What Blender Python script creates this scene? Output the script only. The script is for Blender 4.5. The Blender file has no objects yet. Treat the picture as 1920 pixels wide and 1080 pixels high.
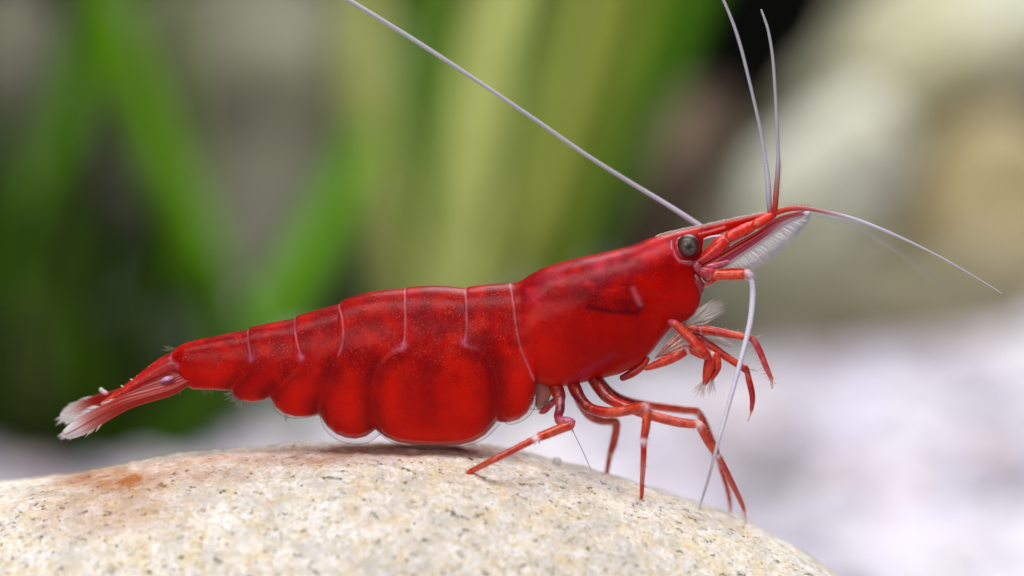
import bpy, math, random
import numpy as np
from mathutils import Vector

# ------------------------------------------------------------------ camera
SC = bpy.context.scene
K = 2.0e-5                      # metres per photo pixel in the shrimp's mid plane (a 28 mm shrimp)
FOC = 105.0
F = 960.0 / (18.0 / FOC)        # focal length in photo pixels
DIST = F * K                    # camera to the shrimp's mid plane
PITCH = math.radians(6.0)
cam_d = bpy.data.cameras.new('camera')
cam = bpy.data.objects.new('camera', cam_d)
SC.collection.objects.link(cam)
cam_d.lens = FOC
cam_d.sensor_width = 36.0
cam_d.clip_start = 0.005
cam_d.clip_end = 20.0
CAM = np.array([0.0, -DIST * math.cos(PITCH), DIST * math.sin(PITCH)])
cam.location = CAM
cam.rotation_euler = (math.pi / 2 - PITCH, 0, 0)
cam_d.dof.use_dof = True
cam_d.dof.focus_distance = DIST - 0.0009
cam_d.dof.aperture_fstop = FOC / 4.4      # iris about 4.4 mm across
cam_d.dof.aperture_blades = 0
SC.camera = cam

# ------------------------------------------------------------------ world, lamps, exposure
W = bpy.data.worlds.new('World')
SC.world = W
W.use_nodes = True
W.node_tree.nodes['Background'].inputs['Color'].default_value = (0.85, 0.92, 1.0, 1)
W.node_tree.nodes['Background'].inputs['Strength'].default_value = 0.10


def area_lamp(name, loc, target, sx, sy, watts, col):
    d = bpy.data.lights.new(name, 'AREA')
    d.shape = 'RECTANGLE'
    d.size = sx
    d.size_y = sy
    d.energy = watts
    d.color = col
    o = bpy.data.objects.new(name, d)
    SC.collection.objects.link(o)
    o.location = loc
    o.rotation_euler = (Vector(target) - Vector(loc)).to_track_quat('-Z', 'Y').to_euler()
    return o


area_lamp('tank_lamp', (-0.015, -0.055, 0.150), (0, 0, -0.004), 0.16, 0.05, 0.255, (1.0, 0.98, 0.97))
area_lamp('flash_diffuser', (-0.055, -0.150, 0.060), (0, 0, -0.004), 0.09, 0.07, 0.105, (1.0, 0.97, 0.93))
area_lamp('rear_fill_lamp', (0.042, 0.155, 0.150), (0.040, 0.15, -0.028), 0.13, 0.18, 0.47, (0.95, 0.965, 1.0))  # added fill over the background, brightening gravel, rocks and grass

SC.view_settings.view_transform = 'Standard'
SC.view_settings.look = 'None'
SC.view_settings.exposure = 0.0
SC.view_settings.gamma = 1.0
SC.view_settings.use_curve_mapping = False
SC.render.engine = 'CYCLES'
SC.cycles.use_denoising = True
SC.cycles.max_bounces = 10
SC.cycles.transparent_max_bounces = 24
SC.cycles.caustics_reflective = False
SC.cycles.caustics_refractive = False
SC.cycles.sample_clamp_indirect = 4.0

# ------------------------------------------------------------------ helpers
rng = np.random.default_rng(7)
random.seed(7)
FWD = np.array([0, math.cos(PITCH), -math.sin(PITCH)])
UP = np.array([0, math.sin(PITCH), math.cos(PITCH)])
RT = np.array([1.0, 0, 0])


def ray(px, py):
    px = np.asarray(px, float)
    py = np.asarray(py, float)
    return RT * ((px - 960) / F)[..., None] + UP * ((540 - py) / F)[..., None] + FWD


def P(px, py, ymm=0.0):
    """photo pixel -> world point standing in the vertical plane y = ymm (millimetres)"""
    d = ray(px, py)
    t = (np.asarray(ymm, float) * 1e-3 - CAM[1]) / d[..., 1]
    return CAM + d * t[..., None]


def S(r, g, b):
    """8-bit sRGB -> linear"""
    out = []
    for c in (r, g, b):
        c = c / 255.0
        out.append(c / 12.92 if c <= 0.04045 else ((c + 0.055) / 1.055) ** 2.4)
    return np.array(out)


def _hash(ix, iy, iz, seed):
    n = (ix * 374761393 + iy * 668265263 + iz * 2147483647 + seed * 144269504) & 0xffffffff
    n = ((n ^ (n >> 13)) * 1274126177) & 0xffffffff
    n = n ^ (n >> 16)
    return (n & 0xffff) / 65535.0


def vnoise(p, seed=0):
    p = np.asarray(p, float)
    i = np.floor(p).astype(np.int64)
    f = p - i
    f = f * f * (3 - 2 * f)
    r = 0
    for dx in (0, 1):
        for dy in (0, 1):
            for dz in (0, 1):
                w = (f[..., 0] if dx else 1 - f[..., 0]) * (f[..., 1] if dy else 1 - f[..., 1]) * (f[..., 2] if dz else 1 - f[..., 2])
                r = r + w * _hash(i[..., 0] + dx, i[..., 1] + dy, i[..., 2] + dz, seed)
    return r * 2 - 1


def fbm(p, octaves=4, seed=0):
    r, a = 0, 1.0
    p = np.asarray(p, float)
    for o in range(octaves):
        r = r + a * vnoise(p * 2.03 ** o + 7.3 * o, seed + o)
        a *= 0.5
    return r


def sstep(a, b, x):
    t = np.clip((x - a) / (b - a), 0, 1)
    return t * t * (3 - 2 * t)


def link(name, me, mat=None, parent=None, kind=None):
    o = bpy.data.objects.new(name, me)
    SC.collection.objects.link(o)
    if mat is not None and me is not None and not me.materials:
        me.materials.append(mat)
    if parent is not None:
        o.parent = parent
        o.matrix_parent_inverse = parent.matrix_world.inverted()
    if kind:
        o['kind'] = kind
    return o


def mesh(name, v, f, cols=None, smooth=True, attrs=None):
    me = bpy.data.meshes.new(name)
    me.from_pydata(np.asarray(v).tolist(), [], f if isinstance(f, list) else np.asarray(f).tolist())
    if smooth:
        me.polygons.foreach_set('use_smooth', [True] * len(me.polygons))
    if cols is not None:
        a = me.color_attributes.new('col', 'FLOAT_COLOR', 'POINT')
        c = np.ones((len(v), 4))
        c[:, :np.asarray(cols).shape[1]] = cols
        a.data.foreach_set('color', c.ravel())
    for k, val in (attrs or {}).items():
        a = me.attributes.new(k, 'FLOAT', 'POINT')
        a.data.foreach_set('value', np.asarray(val, float))
    me.update()
    return me


class MB:
    """collects pieces of one part"""
    def __init__(self):
        self.v, self.f, self.c, self.n = [], [], [], 0

    def add(self, v, f, c):
        v = np.asarray(v, float)
        c = np.asarray(c, float)
        if c.ndim == 1:
            c = np.tile(c, (len(v), 1))
        if c.shape[1] == 3:
            c = np.hstack([c, np.ones((len(c), 1))])
        self.v.append(v)
        self.c.append(c)
        self.f += [[i + self.n for i in q] for q in f]
        self.n += len(v)

    def build(self, name, mat, parent=None, kind=None, smooth=True):
        me = mesh(name, np.vstack(self.v), self.f, np.vstack(self.c), smooth)
        return link(name, me, mat, parent, kind)


def empty(name, loc, label, cat, group=None):
    o = bpy.data.objects.new(name, None)
    o.empty_display_size = 0.002
    SC.collection.objects.link(o)
    o.location = loc
    bpy.context.view_layer.update()
    o['label'] = label
    o['category'] = cat
    if group:
        o['group'] = group
    return o


def tag(o, label, cat, group=None):
    o['label'] = label
    o['category'] = cat
    if group:
        o['group'] = group
    return o


def resample(ctrl, step, smooth=True):
    """ctrl rows are points (any width); returns rows about `step` apart in the first two columns"""
    c = np.asarray(ctrl, float)
    n = len(c)
    out = []
    for i in range(n - 1):
        p0, p1, p2, p3 = c[max(i - 1, 0)], c[i], c[i + 1], c[min(i + 2, n - 1)]
        m = max(1, int(math.hypot(*(p2 - p1)[:2]) / step))
        t = (np.arange(m) / m)[:, None]
        if smooth:
            q = 0.5 * ((2 * p1) + (-p0 + p2) * t + (2 * p0 - 5 * p1 + 4 * p2 - p3) * t ** 2 + (-p0 + 3 * p1 - 3 * p2 + p3) * t ** 3)
        else:
            q = p1 + (p2 - p1) * t
        out.append(q)
    out.append(c[-1:])
    return np.vstack(out)


def sweep(mb, pts, rad, cols, seg=10, flat=1.0, flatdir=(0, 1, 0), caps=True, rough=0.0):
    """tube along pts (metres); flat scales the radius along flatdir"""
    pts = np.asarray(pts, float)
    n = len(pts)
    rad = np.broadcast_to(np.asarray(rad, float), (n,))
    cols = np.asarray(cols, float)
    if cols.ndim == 1:
        cols = np.tile(cols, (n, 1))
    tan = np.gradient(pts, axis=0)
    tan /= np.linalg.norm(tan, axis=1)[:, None] + 1e-15
    fd = np.array(flatdir, float)
    v = []
    cc = []
    for i in range(n):
        a = fd - tan[i] * np.dot(fd, tan[i])
        na = np.linalg.norm(a)
        if na < 1e-3:
            a = np.cross(tan[i], (1, 0.2, 0.1))
            na = np.linalg.norm(a)
        a /= na
        b = np.cross(tan[i], a)
        for j in range(seg):
            th = 2 * math.pi * j / seg
            k = 1 + (rough * (random.random() - 0.5) if rough else 0)
            v.append(pts[i] + (a * math.cos(th) * flat + b * math.sin(th)) * rad[i] * k)
            cc.append(cols[i])
    f = []
    for i in range(n - 1):
        for j in range(seg):
            k = (j + 1) % seg
            f.append([i * seg + j, i * seg + k, (i + 1) * seg + k, (i + 1) * seg + j])
    if caps:
        v.append(pts[0] - tan[0] * rad[0] * 0.6)
        cc.append(cols[0])
        v.append(pts[-1] + tan[-1] * rad[-1] * 0.6)
        cc.append(cols[-1])
        a, b = n * seg, n * seg + 1
        for j in range(seg):
            k = (j + 1) % seg
            f.append([a, k, j])
            f.append([b, (n - 1) * seg + j, (n - 1) * seg + k])
    mb.add(v, f, cc)


def limb(mb, ctrl, step=3.0, seg=12, flat=1.0, smooth=True, rough=0.0):
    """ctrl rows: px, py, y mm, radius px, r, g, b (8-bit sRGB)"""
    rows = []
    for c in ctrl:
        rows.append(list(c[:4]) + list(S(*c[4:7])))
    q = resample(rows, step, smooth)
    pts = P(q[:, 0], q[:, 1], q[:, 2])
    sweep(mb, pts, np.maximum(q[:, 3], 0.2) * K, np.clip(q[:, 4:7], 0, 1), seg, flat, rough=rough)
    return pts


def seta(mb, p0, p1, r, col, bend=None):
    p0 = np.asarray(p0, float)
    p1 = np.asarray(p1, float)
    mid = (p0 + p1) / 2 + (np.asarray(bend) if bend is not None else 0)
    d = p1 - p0
    a = np.cross(d, (0.3, 1, 0.2))
    a /= np.linalg.norm(a) + 1e-15
    b = np.cross(d, a)
    b /= np.linalg.norm(b) + 1e-15
    v = []
    for p, rr in ((p0, r), (mid, r * 0.75)):
        for j in range(3):
            th = 2.094 * j
            v.append(p + (a * math.cos(th) + b * math.sin(th)) * rr)
    v.append(p1)
    f = [[0, 1, 4, 3], [1, 2, 5, 4], [2, 0, 3, 5], [3, 4, 6], [4, 5, 6], [5, 3, 6], [2, 1, 0]]
    mb.add(v, f, col)


def hair(mb, x0, y0, x1, y1, r=0.7, ymm=0.0, ymm1=None, col=(225, 215, 215), bend=0.0):
    p0 = P(x0, y0, ymm)
    p1 = P(x1, y1, ymm if ymm1 is None else ymm1)
    d = p1 - p0
    nb = np.array([-d[2], 0, d[0]]) * bend
    seta(mb, p0, p1, r * K, S(*col), nb)


# ------------------------------------------------------------------ materials
def nodes(name):
    m = bpy.data.materials.new(name)
    m.use_nodes = True
    nt = m.node_tree
    return m, nt, nt.nodes['Principled BSDF'], nt.nodes['Material Output']


def N(nt, t, **kw):
    n = nt.nodes.new(t)
    for k, v in kw.items():
        if k in n.inputs:
            n.inputs[k].default_value = v
        else:
            setattr(n, k, v)
    return n


def mixc(nt, fac, a, b, mode='MIX'):
    n = nt.nodes.new('ShaderNodeMix')
    n.data_type = 'RGBA'
    n.blend_type = mode
    for i, val in ((0, fac), (6, a), (7, b)):
        if hasattr(val, 'is_linked') or hasattr(val, 'links'):
            nt.links.new(val, n.inputs[i])
        elif i == 0:
            n.inputs[0].default_value = val
        else:
            n.inputs[i].default_value = (*val, 1)
    return n.outputs[2]


def ramp(nt, src, stops):
    n = nt.nodes.new('ShaderNodeValToRGB')
    while len(n.color_ramp.elements) < len(stops):
        n.color_ramp.elements.new(0.5)
    for e, (p, c) in zip(n.color_ramp.elements, stops):
        e.position = p
        e.color = (*c, 1) if len(c) == 3 else c
    nt.links.new(src, n.inputs[0])
    return n.outputs[0]


def mm_coords(nt):
    tc = nt.nodes.new('ShaderNodeTexCoord')
    mp = nt.nodes.new('ShaderNodeMapping')
    mp.inputs['Scale'].default_value = (1000, 1000, 1000)
    nt.links.new(tc.outputs['Object'], mp.inputs['Vector'])
    return mp.outputs[0]


def noise(nt, vec, scale, detail=3.0, rough=0.55, out='Fac'):
    n = N(nt, 'ShaderNodeTexNoise', Scale=scale, Detail=detail, Roughness=rough)
    nt.links.new(vec, n.inputs['Vector'])
    return n.outputs[out]


def voro(nt, vec, scale, out='Distance', feature='F1', rand=1.0):
    n = N(nt, 'ShaderNodeTexVoronoi', Scale=scale, Randomness=rand)
    n.feature = feature
    nt.links.new(vec, n.inputs['Vector'])
    return n.outputs[out]


def math2(nt, op, a, b):
    n = nt.nodes.new('ShaderNodeMath')
    n.operation = op
    for i, v in enumerate((a, b)):
        if hasattr(v, 'links'):
            nt.links.new(v, n.inputs[i])
        else:
            n.inputs[i].default_value = v
    return n.outputs[0]


def bump(nt, bsdf, height, dist_m, strength=1.0):
    b = N(nt, 'ShaderNodeBump', Strength=strength, Distance=dist_m)
    nt.links.new(height, b.inputs['Height'])
    nt.links.new(b.outputs[0], bsdf.inputs['Normal'])


def attr(nt, name='col', out='Color'):
    n = nt.nodes.new('ShaderNodeAttribute')
    n.attribute_name = name
    return n.outputs[out]


def mat_shell():
    m, nt, b, o = nodes('red_shell')
    v = mm_coords(nt)
    col = attr(nt)
    spk = attr(nt, 'speckle', 'Fac')
    # pigment cells: tiny bright dots and darker blotches
    d = voro(nt, v, 10.5)
    dots = ramp(nt, d, [(0.16, (1, 1, 1)), (0.34, (0, 0, 0))])
    n1 = noise(nt, v, 2.2, 4)
    gate = ramp(nt, n1, [(0.36, (0, 0, 0)), (0.6, (1, 1, 1))])
    f1 = math2(nt, 'MULTIPLY', math2(nt, 'MULTIPLY', dots, gate), spk)
    c1 = mixc(nt, math2(nt, 'MULTIPLY', f1, 0.9), col, S(226, 62, 40))
    n2 = noise(nt, v, 1.1, 5, 0.62)
    blotch = ramp(nt, n2, [(0.50, (0, 0, 0)), (0.72, (1, 1, 1))])
    c2 = mixc(nt, math2(nt, 'MULTIPLY', math2(nt, 'MULTIPLY', blotch, spk), 0.45), c1, S(96, 8, 26))
    n3 = noise(nt, v, 11.0, 3, 0.7)
    grain = ramp(nt, n3, [(0.3, (0.88, 0.82, 0.82)), (0.7, (1.1, 1.1, 1.1))])
    c3 = mixc(nt, 1.0, c2, grain, 'MULTIPLY')
    nt.links.new(c3, b.inputs['Base Color'])
    b.inputs['Roughness'].default_value = 0.38
    rg = ramp(nt, math2(nt, 'ADD', math2(nt, 'MULTIPLY', n3, 0.5), math2(nt, 'MULTIPLY', n2, 0.5)), [(0.3, (0.24, 0.24, 0.24)), (0.75, (0.42, 0.42, 0.42))])
    nt.links.new(rg, b.inputs['Roughness'])
    b.inputs['Specular IOR Level'].default_value = 0.11
    b.inputs['Specular Tint'].default_value = (1.0, 0.74, 0.74, 1)
    b.inputs['Subsurface Weight'].default_value = 0.6
    b.inputs['Subsurface Radius'].default_value = (1.0, 0.16, 0.04)
    b.inputs['Subsurface Scale'].default_value = 0.0007
    b.inputs['Coat Weight'].default_value = 0.04
    b.inputs['Coat Roughness'].default_value = 0.22
    b.inputs['Coat IOR'].default_value = 1.4
    h = math2(nt, 'ADD', math2(nt, 'MULTIPLY', n3, 0.6), math2(nt, 'MULTIPLY', noise(nt, v, 28.0, 2), 0.4))
    bump(nt, b, h, 0.000025, 0.45)
    return m


def mat_limb():
    m, nt, b, o = nodes('limb_chitin')
    v = mm_coords(nt)
    col = attr(nt)
    n1 = noise(nt, v, 6.0, 4, 0.65)
    g = ramp(nt, n1, [(0.3, (0.55, 0.4, 0.4)), (0.7, (1.3, 1.4, 1.35))])
    c = mixc(nt, 1.0, col, g, 'MULTIPLY')
    n2 = noise(nt, v, 2.6, 4, 0.7)
    c = mixc(nt, math2(nt, 'MULTIPLY', ramp(nt, n2, [(0.54, (0, 0, 0)), (0.68, (1, 1, 1))]), 0.45), c, S(226, 128, 92))
    nt.links.new(c, b.inputs['Base Color'])
    b.inputs['Roughness'].default_value = 0.3
    b.inputs['Specular IOR Level'].default_value = 0.45
    b.inputs['Subsurface Weight'].default_value = 0.6
    b.inputs['Subsurface Radius'].default_value = (1.0, 0.22, 0.12)
    b.inputs['Subsurface Scale'].default_value = 0.00025
    b.inputs['Coat Weight'].default_value = 0.25
    b.inputs['Coat Roughness'].default_value = 0.15
    bump(nt, b, noise(nt, v, 16.0, 3), 0.00003, 0.5)
    return m


def mat_clear(name, alpha, rough=0.35, trans=0.5, gloss=0.5):
    """thin translucent chitin: part see-through, part pale body"""
    m, nt, b, o = nodes(name)
    col = attr(nt)
    alp = attr(nt, 'col', 'Alpha')
    nt.links.new(col, b.inputs['Base Color'])
    b.inputs['Roughness'].default_value = rough
    b.inputs['Specular IOR Level'].default_value = gloss
    tr = N(nt, 'ShaderNodeBsdfTranslucent')
    nt.links.new(col, tr.inputs['Color'])
    mx = N(nt, 'ShaderNodeMixShader')
    mx.inputs[0].default_value = trans
    nt.links.new(b.outputs[0], mx.inputs[1])
    nt.links.new(tr.outputs[0], mx.inputs[2])
    tp = N(nt, 'ShaderNodeBsdfTransparent')
    mx2 = N(nt, 'ShaderNodeMixShader')
    nt.links.new(math2(nt, 'MULTIPLY', alp, alpha), mx2.inputs[0])
    nt.links.new(tp.outputs[0], mx2.inputs[1])
    nt.links.new(mx.outputs[0], mx2.inputs[2])
    nt.links.new(mx2.outputs[0], o.inputs['Surface'])
    return m


def mat_eye():
    m, nt, b, o = nodes('eye_facets')
    tc = nt.nodes.new('ShaderNodeTexCoord')
    sep = nt.nodes.new('ShaderNodeSeparateXYZ')
    nt.links.new(tc.outputs['Object'], sep.inputs[0])
    col = attr(nt)
    v = mm_coords(nt)
    n1 = noise(nt, v, 22.0, 2)
    g = ramp(nt, n1, [(0.3, (0.75, 0.75, 0.75)), (0.7, (1.2, 1.2, 1.2))])
    c = mixc(nt, 1.0, col, g, 'MULTIPLY')
    nt.links.new(c, b.inputs['Base Color'])
    b.inputs['Roughness'].default_value = 0.4
    b.inputs['Coat Weight'].default_value = 0.25
    b.inputs['Coat Roughness'].default_value = 0.12
    bump(nt, b, voro(nt, v, 26.0), 0.00002, 0.4)
    return m


def mat_stone():
    m, nt, b, o = nodes('cream_sandstone')
    v = mm_coords(nt)
    # grain mosaic
    ve = voro(nt, v, 6.0, 'Color')
    sep = nt.nodes.new('ShaderNodeSeparateColor')
    nt.links.new(ve, sep.inputs[0])
    grains = ramp(nt, sep.outputs[0], [(0.0, S(216, 206, 184)), (0.3, S(234, 226, 212)), (0.6, S(242, 236, 230)), (0.85, S(252, 249, 248)), (0.97, S(226, 222, 220))])
    ve2 = voro(nt, v, 11.0, 'Color')
    sep2 = nt.nodes.new('ShaderNodeSeparateColor')
    nt.links.new(ve2, sep2.inputs[0])
    g2 = ramp(nt, sep2.outputs[1], [(0.0, (0.89, 0.87, 0.85)), (0.25, (0.97, 0.96, 0.95)), (0.8, (1.03, 1.03, 1.03))])
    c = mixc(nt, 1.0, grains, g2, 'MULTIPLY')
    # ochre patches
    n1 = noise(nt, v, 0.95, 7, 0.8)
    c = mixc(nt, math2(nt, 'MULTIPLY', ramp(nt, n1, [(0.46, (0, 0, 0)), (0.66, (1, 1, 1))]), 0.68), c, S(230, 200, 138))
    mp = nt.nodes.new('ShaderNodeMapping')
    mp.inputs['Location'].default_value = (31, 7, 12)
    nt.links.new(v, mp.inputs['Vector'])
    n2 = noise(nt, mp.outputs[0], 0.7, 6, 0.7)
    c = mixc(nt, math2(nt, 'MULTIPLY', ramp(nt, n2, [(0.47, (0, 0, 0)), (0.68, (1, 1, 1))]), 0.8), c, S(194, 189, 182))
    n5 = noise(nt, mp.outputs[0], 1.7, 4, 0.7)
    c = mixc(nt, math2(nt, 'MULTIPLY', ramp(nt, n5, [(0.60, (0, 0, 0)), (0.72, (1, 1, 1))]), 0.6), c, S(166, 142, 88))
    # dark mineral specks and pits
    n3 = noise(nt, v, 2.5, 5, 0.74)
    pit = ramp(nt, n3, [(0.595, (0, 0, 0)), (0.66, (1, 1, 1))])
    c = mixc(nt, math2(nt, 'MULTIPLY', pit, 0.85), c, S(92, 78, 48))
    d4 = voro(nt, mp.outputs[0], 1.55)
    n4 = noise(nt, mp.outputs[0], 1.3, 2)
    dot = math2(nt, 'MULTIPLY', ramp(nt, d4, [(0.055, (1, 1, 1)), (0.11, (0, 0, 0))]), ramp(nt, n4, [(0.48, (0, 0, 0)), (0.54, (1, 1, 1))]))
    c = mixc(nt, dot, c, S(48, 44, 26))
    # rust patch, with the tail's soft shadow painted into the same mask
    st = attr(nt, 'stain_shade', 'Fac')
    n6 = noise(nt, v, 1.0, 5, 0.7)
    stf = math2(nt, 'MULTIPLY', st, ramp(nt, n6, [(0.30, (0.45, 0.45, 0.45)), (0.58, (1, 1, 1))]))
    c = mixc(nt, math2(nt, 'MULTIPLY', stf, 1.0), c, S(172, 100, 34))
    al = attr(nt, 'belly_shade', 'Fac')  # shrimp's shadow and red bounce, painted along the crest
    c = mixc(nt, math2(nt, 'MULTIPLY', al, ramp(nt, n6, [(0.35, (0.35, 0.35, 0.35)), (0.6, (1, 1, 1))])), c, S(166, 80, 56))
    nt.links.new(c, b.inputs['Base Color'])
    b.inputs['Roughness'].default_value = 0.72
    b.inputs['Specular IOR Level'].default_value = 0.3
    h = math2(nt, 'SUBTRACT', math2(nt, 'ADD', math2(nt, 'MULTIPLY', sep2.outputs[1], 0.25), noise(nt, v, 5.5, 4, 0.7)), math2(nt, 'MULTIPLY', pit, 0.8))
    bump(nt, b, h, 0.0001, 0.7)
    return m


def mat_rock(name, c1, c2, c3, scale=0.06):
    m, nt, b, o = nodes(name)
    v = mm_coords(nt)
    mp = nt.nodes.new('ShaderNodeMapping')
    mp.inputs['Rotation'].default_value = (0, math.radians(38), 0)
    mp.inputs['Scale'].default_value = (0.45, 1, 1.5)
    nt.links.new(v, mp.inputs['Vector'])
    n1 = noise(nt, mp.outputs[0], scale, 5, 0.6)
    c = ramp(nt, n1, [(0.36, c1), (0.5, c2), (0.64, c3)])
    g = ramp(nt, noise(nt, v, 0.8, 5, 0.7), [(0.3, (0.75, 0.75, 0.75)), (0.7, (1.12, 1.12, 1.1))])
    c = mixc(nt, 1.0, c, g, 'MULTIPLY')
    nt.links.new(c, b.inputs['Base Color'])
    b.inputs['Roughness'].default_value = 0.8
    bump(nt, b, noise(nt, v, 0.5, 6, 0.65), 0.002, 0.7)
    return m


def mat_gravel():
    m, nt, b, o = nodes('pale_gravel')
    v = mm_coords(nt)
    c = attr(nt)
    g = ramp(nt, noise(nt, v, 1.6, 4, 0.7), [(0.3, (0.8, 0.8, 0.8)), (0.7, (1.1, 1.1, 1.1))])
    nt.links.new(mixc(nt, 1.0, c, g, 'MULTIPLY'), b.inputs['Base Color'])
    b.inputs['Roughness'].default_value = 0.6
    bump(nt, b, noise(nt, v, 2.5, 4), 0.0003, 0.5)
    return m


def mat_bed():
    m, nt, b, o = nodes('pale_sand')
    v = mm_coords(nt)
    c = ramp(nt, noise(nt, v, 0.9, 5, 0.7), [(0.3, S(150, 142, 146)), (0.7, S(214, 208, 216))])
    nt.links.new(c, b.inputs['Base Color'])
    b.inputs['Roughness'].default_value = 0.85
    bump(nt, b, noise(nt, v, 2.0, 4), 0.0006, 0.6)
    return m


def mat_leaf():
    m, nt, b, o = nodes('aquatic_leaf')
    v = mm_coords(nt)
    c = attr(nt)
    g = ramp(nt, noise(nt, v, 0.35, 4, 0.6), [(0.3, (0.72, 0.76, 0.6)), (0.7, (1.18, 1.14, 1.1))])
    cc = mixc(nt, 1.0, c, g, 'MULTIPLY')
    nt.links.new(cc, b.inputs['Base Color'])
    b.inputs['Roughness'].default_value = 0.42
    b.inputs['Specular IOR Level'].default_value = 0.06
    tr = N(nt, 'ShaderNodeBsdfTranslucent')
    nt.links.new(cc, tr.inputs['Color'])
    mx = N(nt, 'ShaderNodeMixShader')
    mx.inputs[0].default_value = 0.35
    nt.links.new(b.outputs[0], mx.inputs[1])
    nt.links.new(tr.outputs[0], mx.inputs[2])
    nt.links.new(mx.outputs[0], o.inputs['Surface'])
    return m


def mat_plain(name, col, rough=0.7):
    m, nt, b, o = nodes(name)
    v = mm_coords(nt)
    g = ramp(nt, noise(nt, v, 0.05, 4, 0.6), [(0.3, tuple(np.array(col) * 0.6)), (0.7, tuple(np.array(col) * 1.3))])
    nt.links.new(g, b.inputs['Base Color'])
    b.inputs['Roughness'].default_value = rough
    b.inputs['Specular IOR Level'].default_value = 0.1
    return m


M_SHELL = mat_shell()
M_LIMB = mat_limb()
M_WHIP = mat_clear('whip_chitin', 1.0, 0.4, 0.2, 0.4)
M_CLEAR = mat_clear('clear_membrane', 1.0, 0.25, 0.5, 0.6)
M_SETA = mat_clear('pale_bristle', 1.0, 0.45, 0.55, 0.3)
M_EYE = mat_eye()
M_STONE = mat_stone()
M_GRAVEL = mat_gravel()
M_BED = mat_bed()
M_LEAF = mat_leaf()

# ------------------------------------------------------------------ the setting: bed and back wall
ZG = CAM[2] - 0.0400            # gravel level, 40 mm below the lens
gx = np.linspace(-0.30, 0.30, 151)
gy = np.linspace(-0.16, 0.36, 131)
GX, GY = np.meshgrid(gx, gy)
GZ = ZG + 0.0012 * fbm(np.stack([GX * 45, GY * 45, GX * 0], -1), 3, 3) + 0.009 * sstep(0.015, 0.09, GX) * sstep(0.10, 0.24, GY)
nx = len(gx)
quads = [[j * nx + i, j * nx + i + 1, (j + 1) * nx + i + 1, (j + 1) * nx + i] for j in range(len(gy) - 1) for i in range(nx - 1)]
link('sand_bed', mesh('sand_bed', np.stack([GX, GY, GZ], -1).reshape(-1, 3), quads), M_BED, kind='structure')


def ground_z(x, y):
    p = np.stack([np.asarray(x) * 45, np.asarray(y) * 45, np.asarray(x) * 0], -1)
    return ZG + 0.0012 * fbm(p, 3, 3) + 0.009 * sstep(0.015, 0.09, np.asarray(x)) * sstep(0.10, 0.24, np.asarray(y))


def box(name, lo, hi, mat, kind):
    (x0, y0, z0), (x1, y1, z1) = lo, hi
    v = [(x0, y0, z0), (x1, y0, z0), (x1, y1, z0), (x0, y1, z0), (x0, y0, z1), (x1, y0, z1), (x1, y1, z1), (x0, y1, z1)]
    f = [[0, 3, 2, 1], [4, 5, 6, 7], [0, 1, 5, 4], [1, 2, 6, 5], [2, 3, 7, 6], [3, 0, 4, 7]]
    return link(name, mesh(name, v, f, smooth=False), mat, kind=kind)


box('tank_wall', (-0.3, 0.345, ZG - 0.004), (0.3, 0.351, ZG + 0.20), mat_plain('dark_tank_wall', S(9, 11, 6), 0.9), 'structure')

# gravel: pebbles nobody could count, one object
def ico(sub=1):
    t = (1 + 5 ** 0.5) / 2
    v = [(-1, t, 0), (1, t, 0), (-1, -t, 0), (1, -t, 0), (0, -1, t), (0, 1, t), (0, -1, -t), (0, 1, -t), (t, 0, -1), (t, 0, 1), (-t, 0, -1), (-t, 0, 1)]
    f = [(0, 11, 5), (0, 5, 1), (0, 1, 7), (0, 7, 10), (0, 10, 11), (1, 5, 9), (5, 11, 4), (11, 10, 2), (10, 7, 6), (7, 1, 8), (3, 9, 4), (3, 4, 2), (3, 2, 6), (3, 6, 8), (3, 8, 9), (4, 9, 5), (2, 4, 11), (6, 2, 10), (8, 6, 7), (9, 8, 1)]
    v = [np.array(p) / np.linalg.norm(p) for p in v]
    for _ in range(sub):
        cache, nf = {}, []

        def mid(a, b):
            k = (min(a, b), max(a, b))
            if k not in cache:
                p = v[a] + v[b]
                v.append(p / np.linalg.norm(p))
                cache[k] = len(v) - 1
            return cache[k]
        for a, b, c in f:
            ab, bc, ca = mid(a, b), mid(b, c), mid(c, a)
            nf += [(a, ab, ca), (b, bc, ab), (c, ca, bc), (ab, bc, ca)]
        f = nf
    return np.array(v), [list(q) for q in f]


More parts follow.
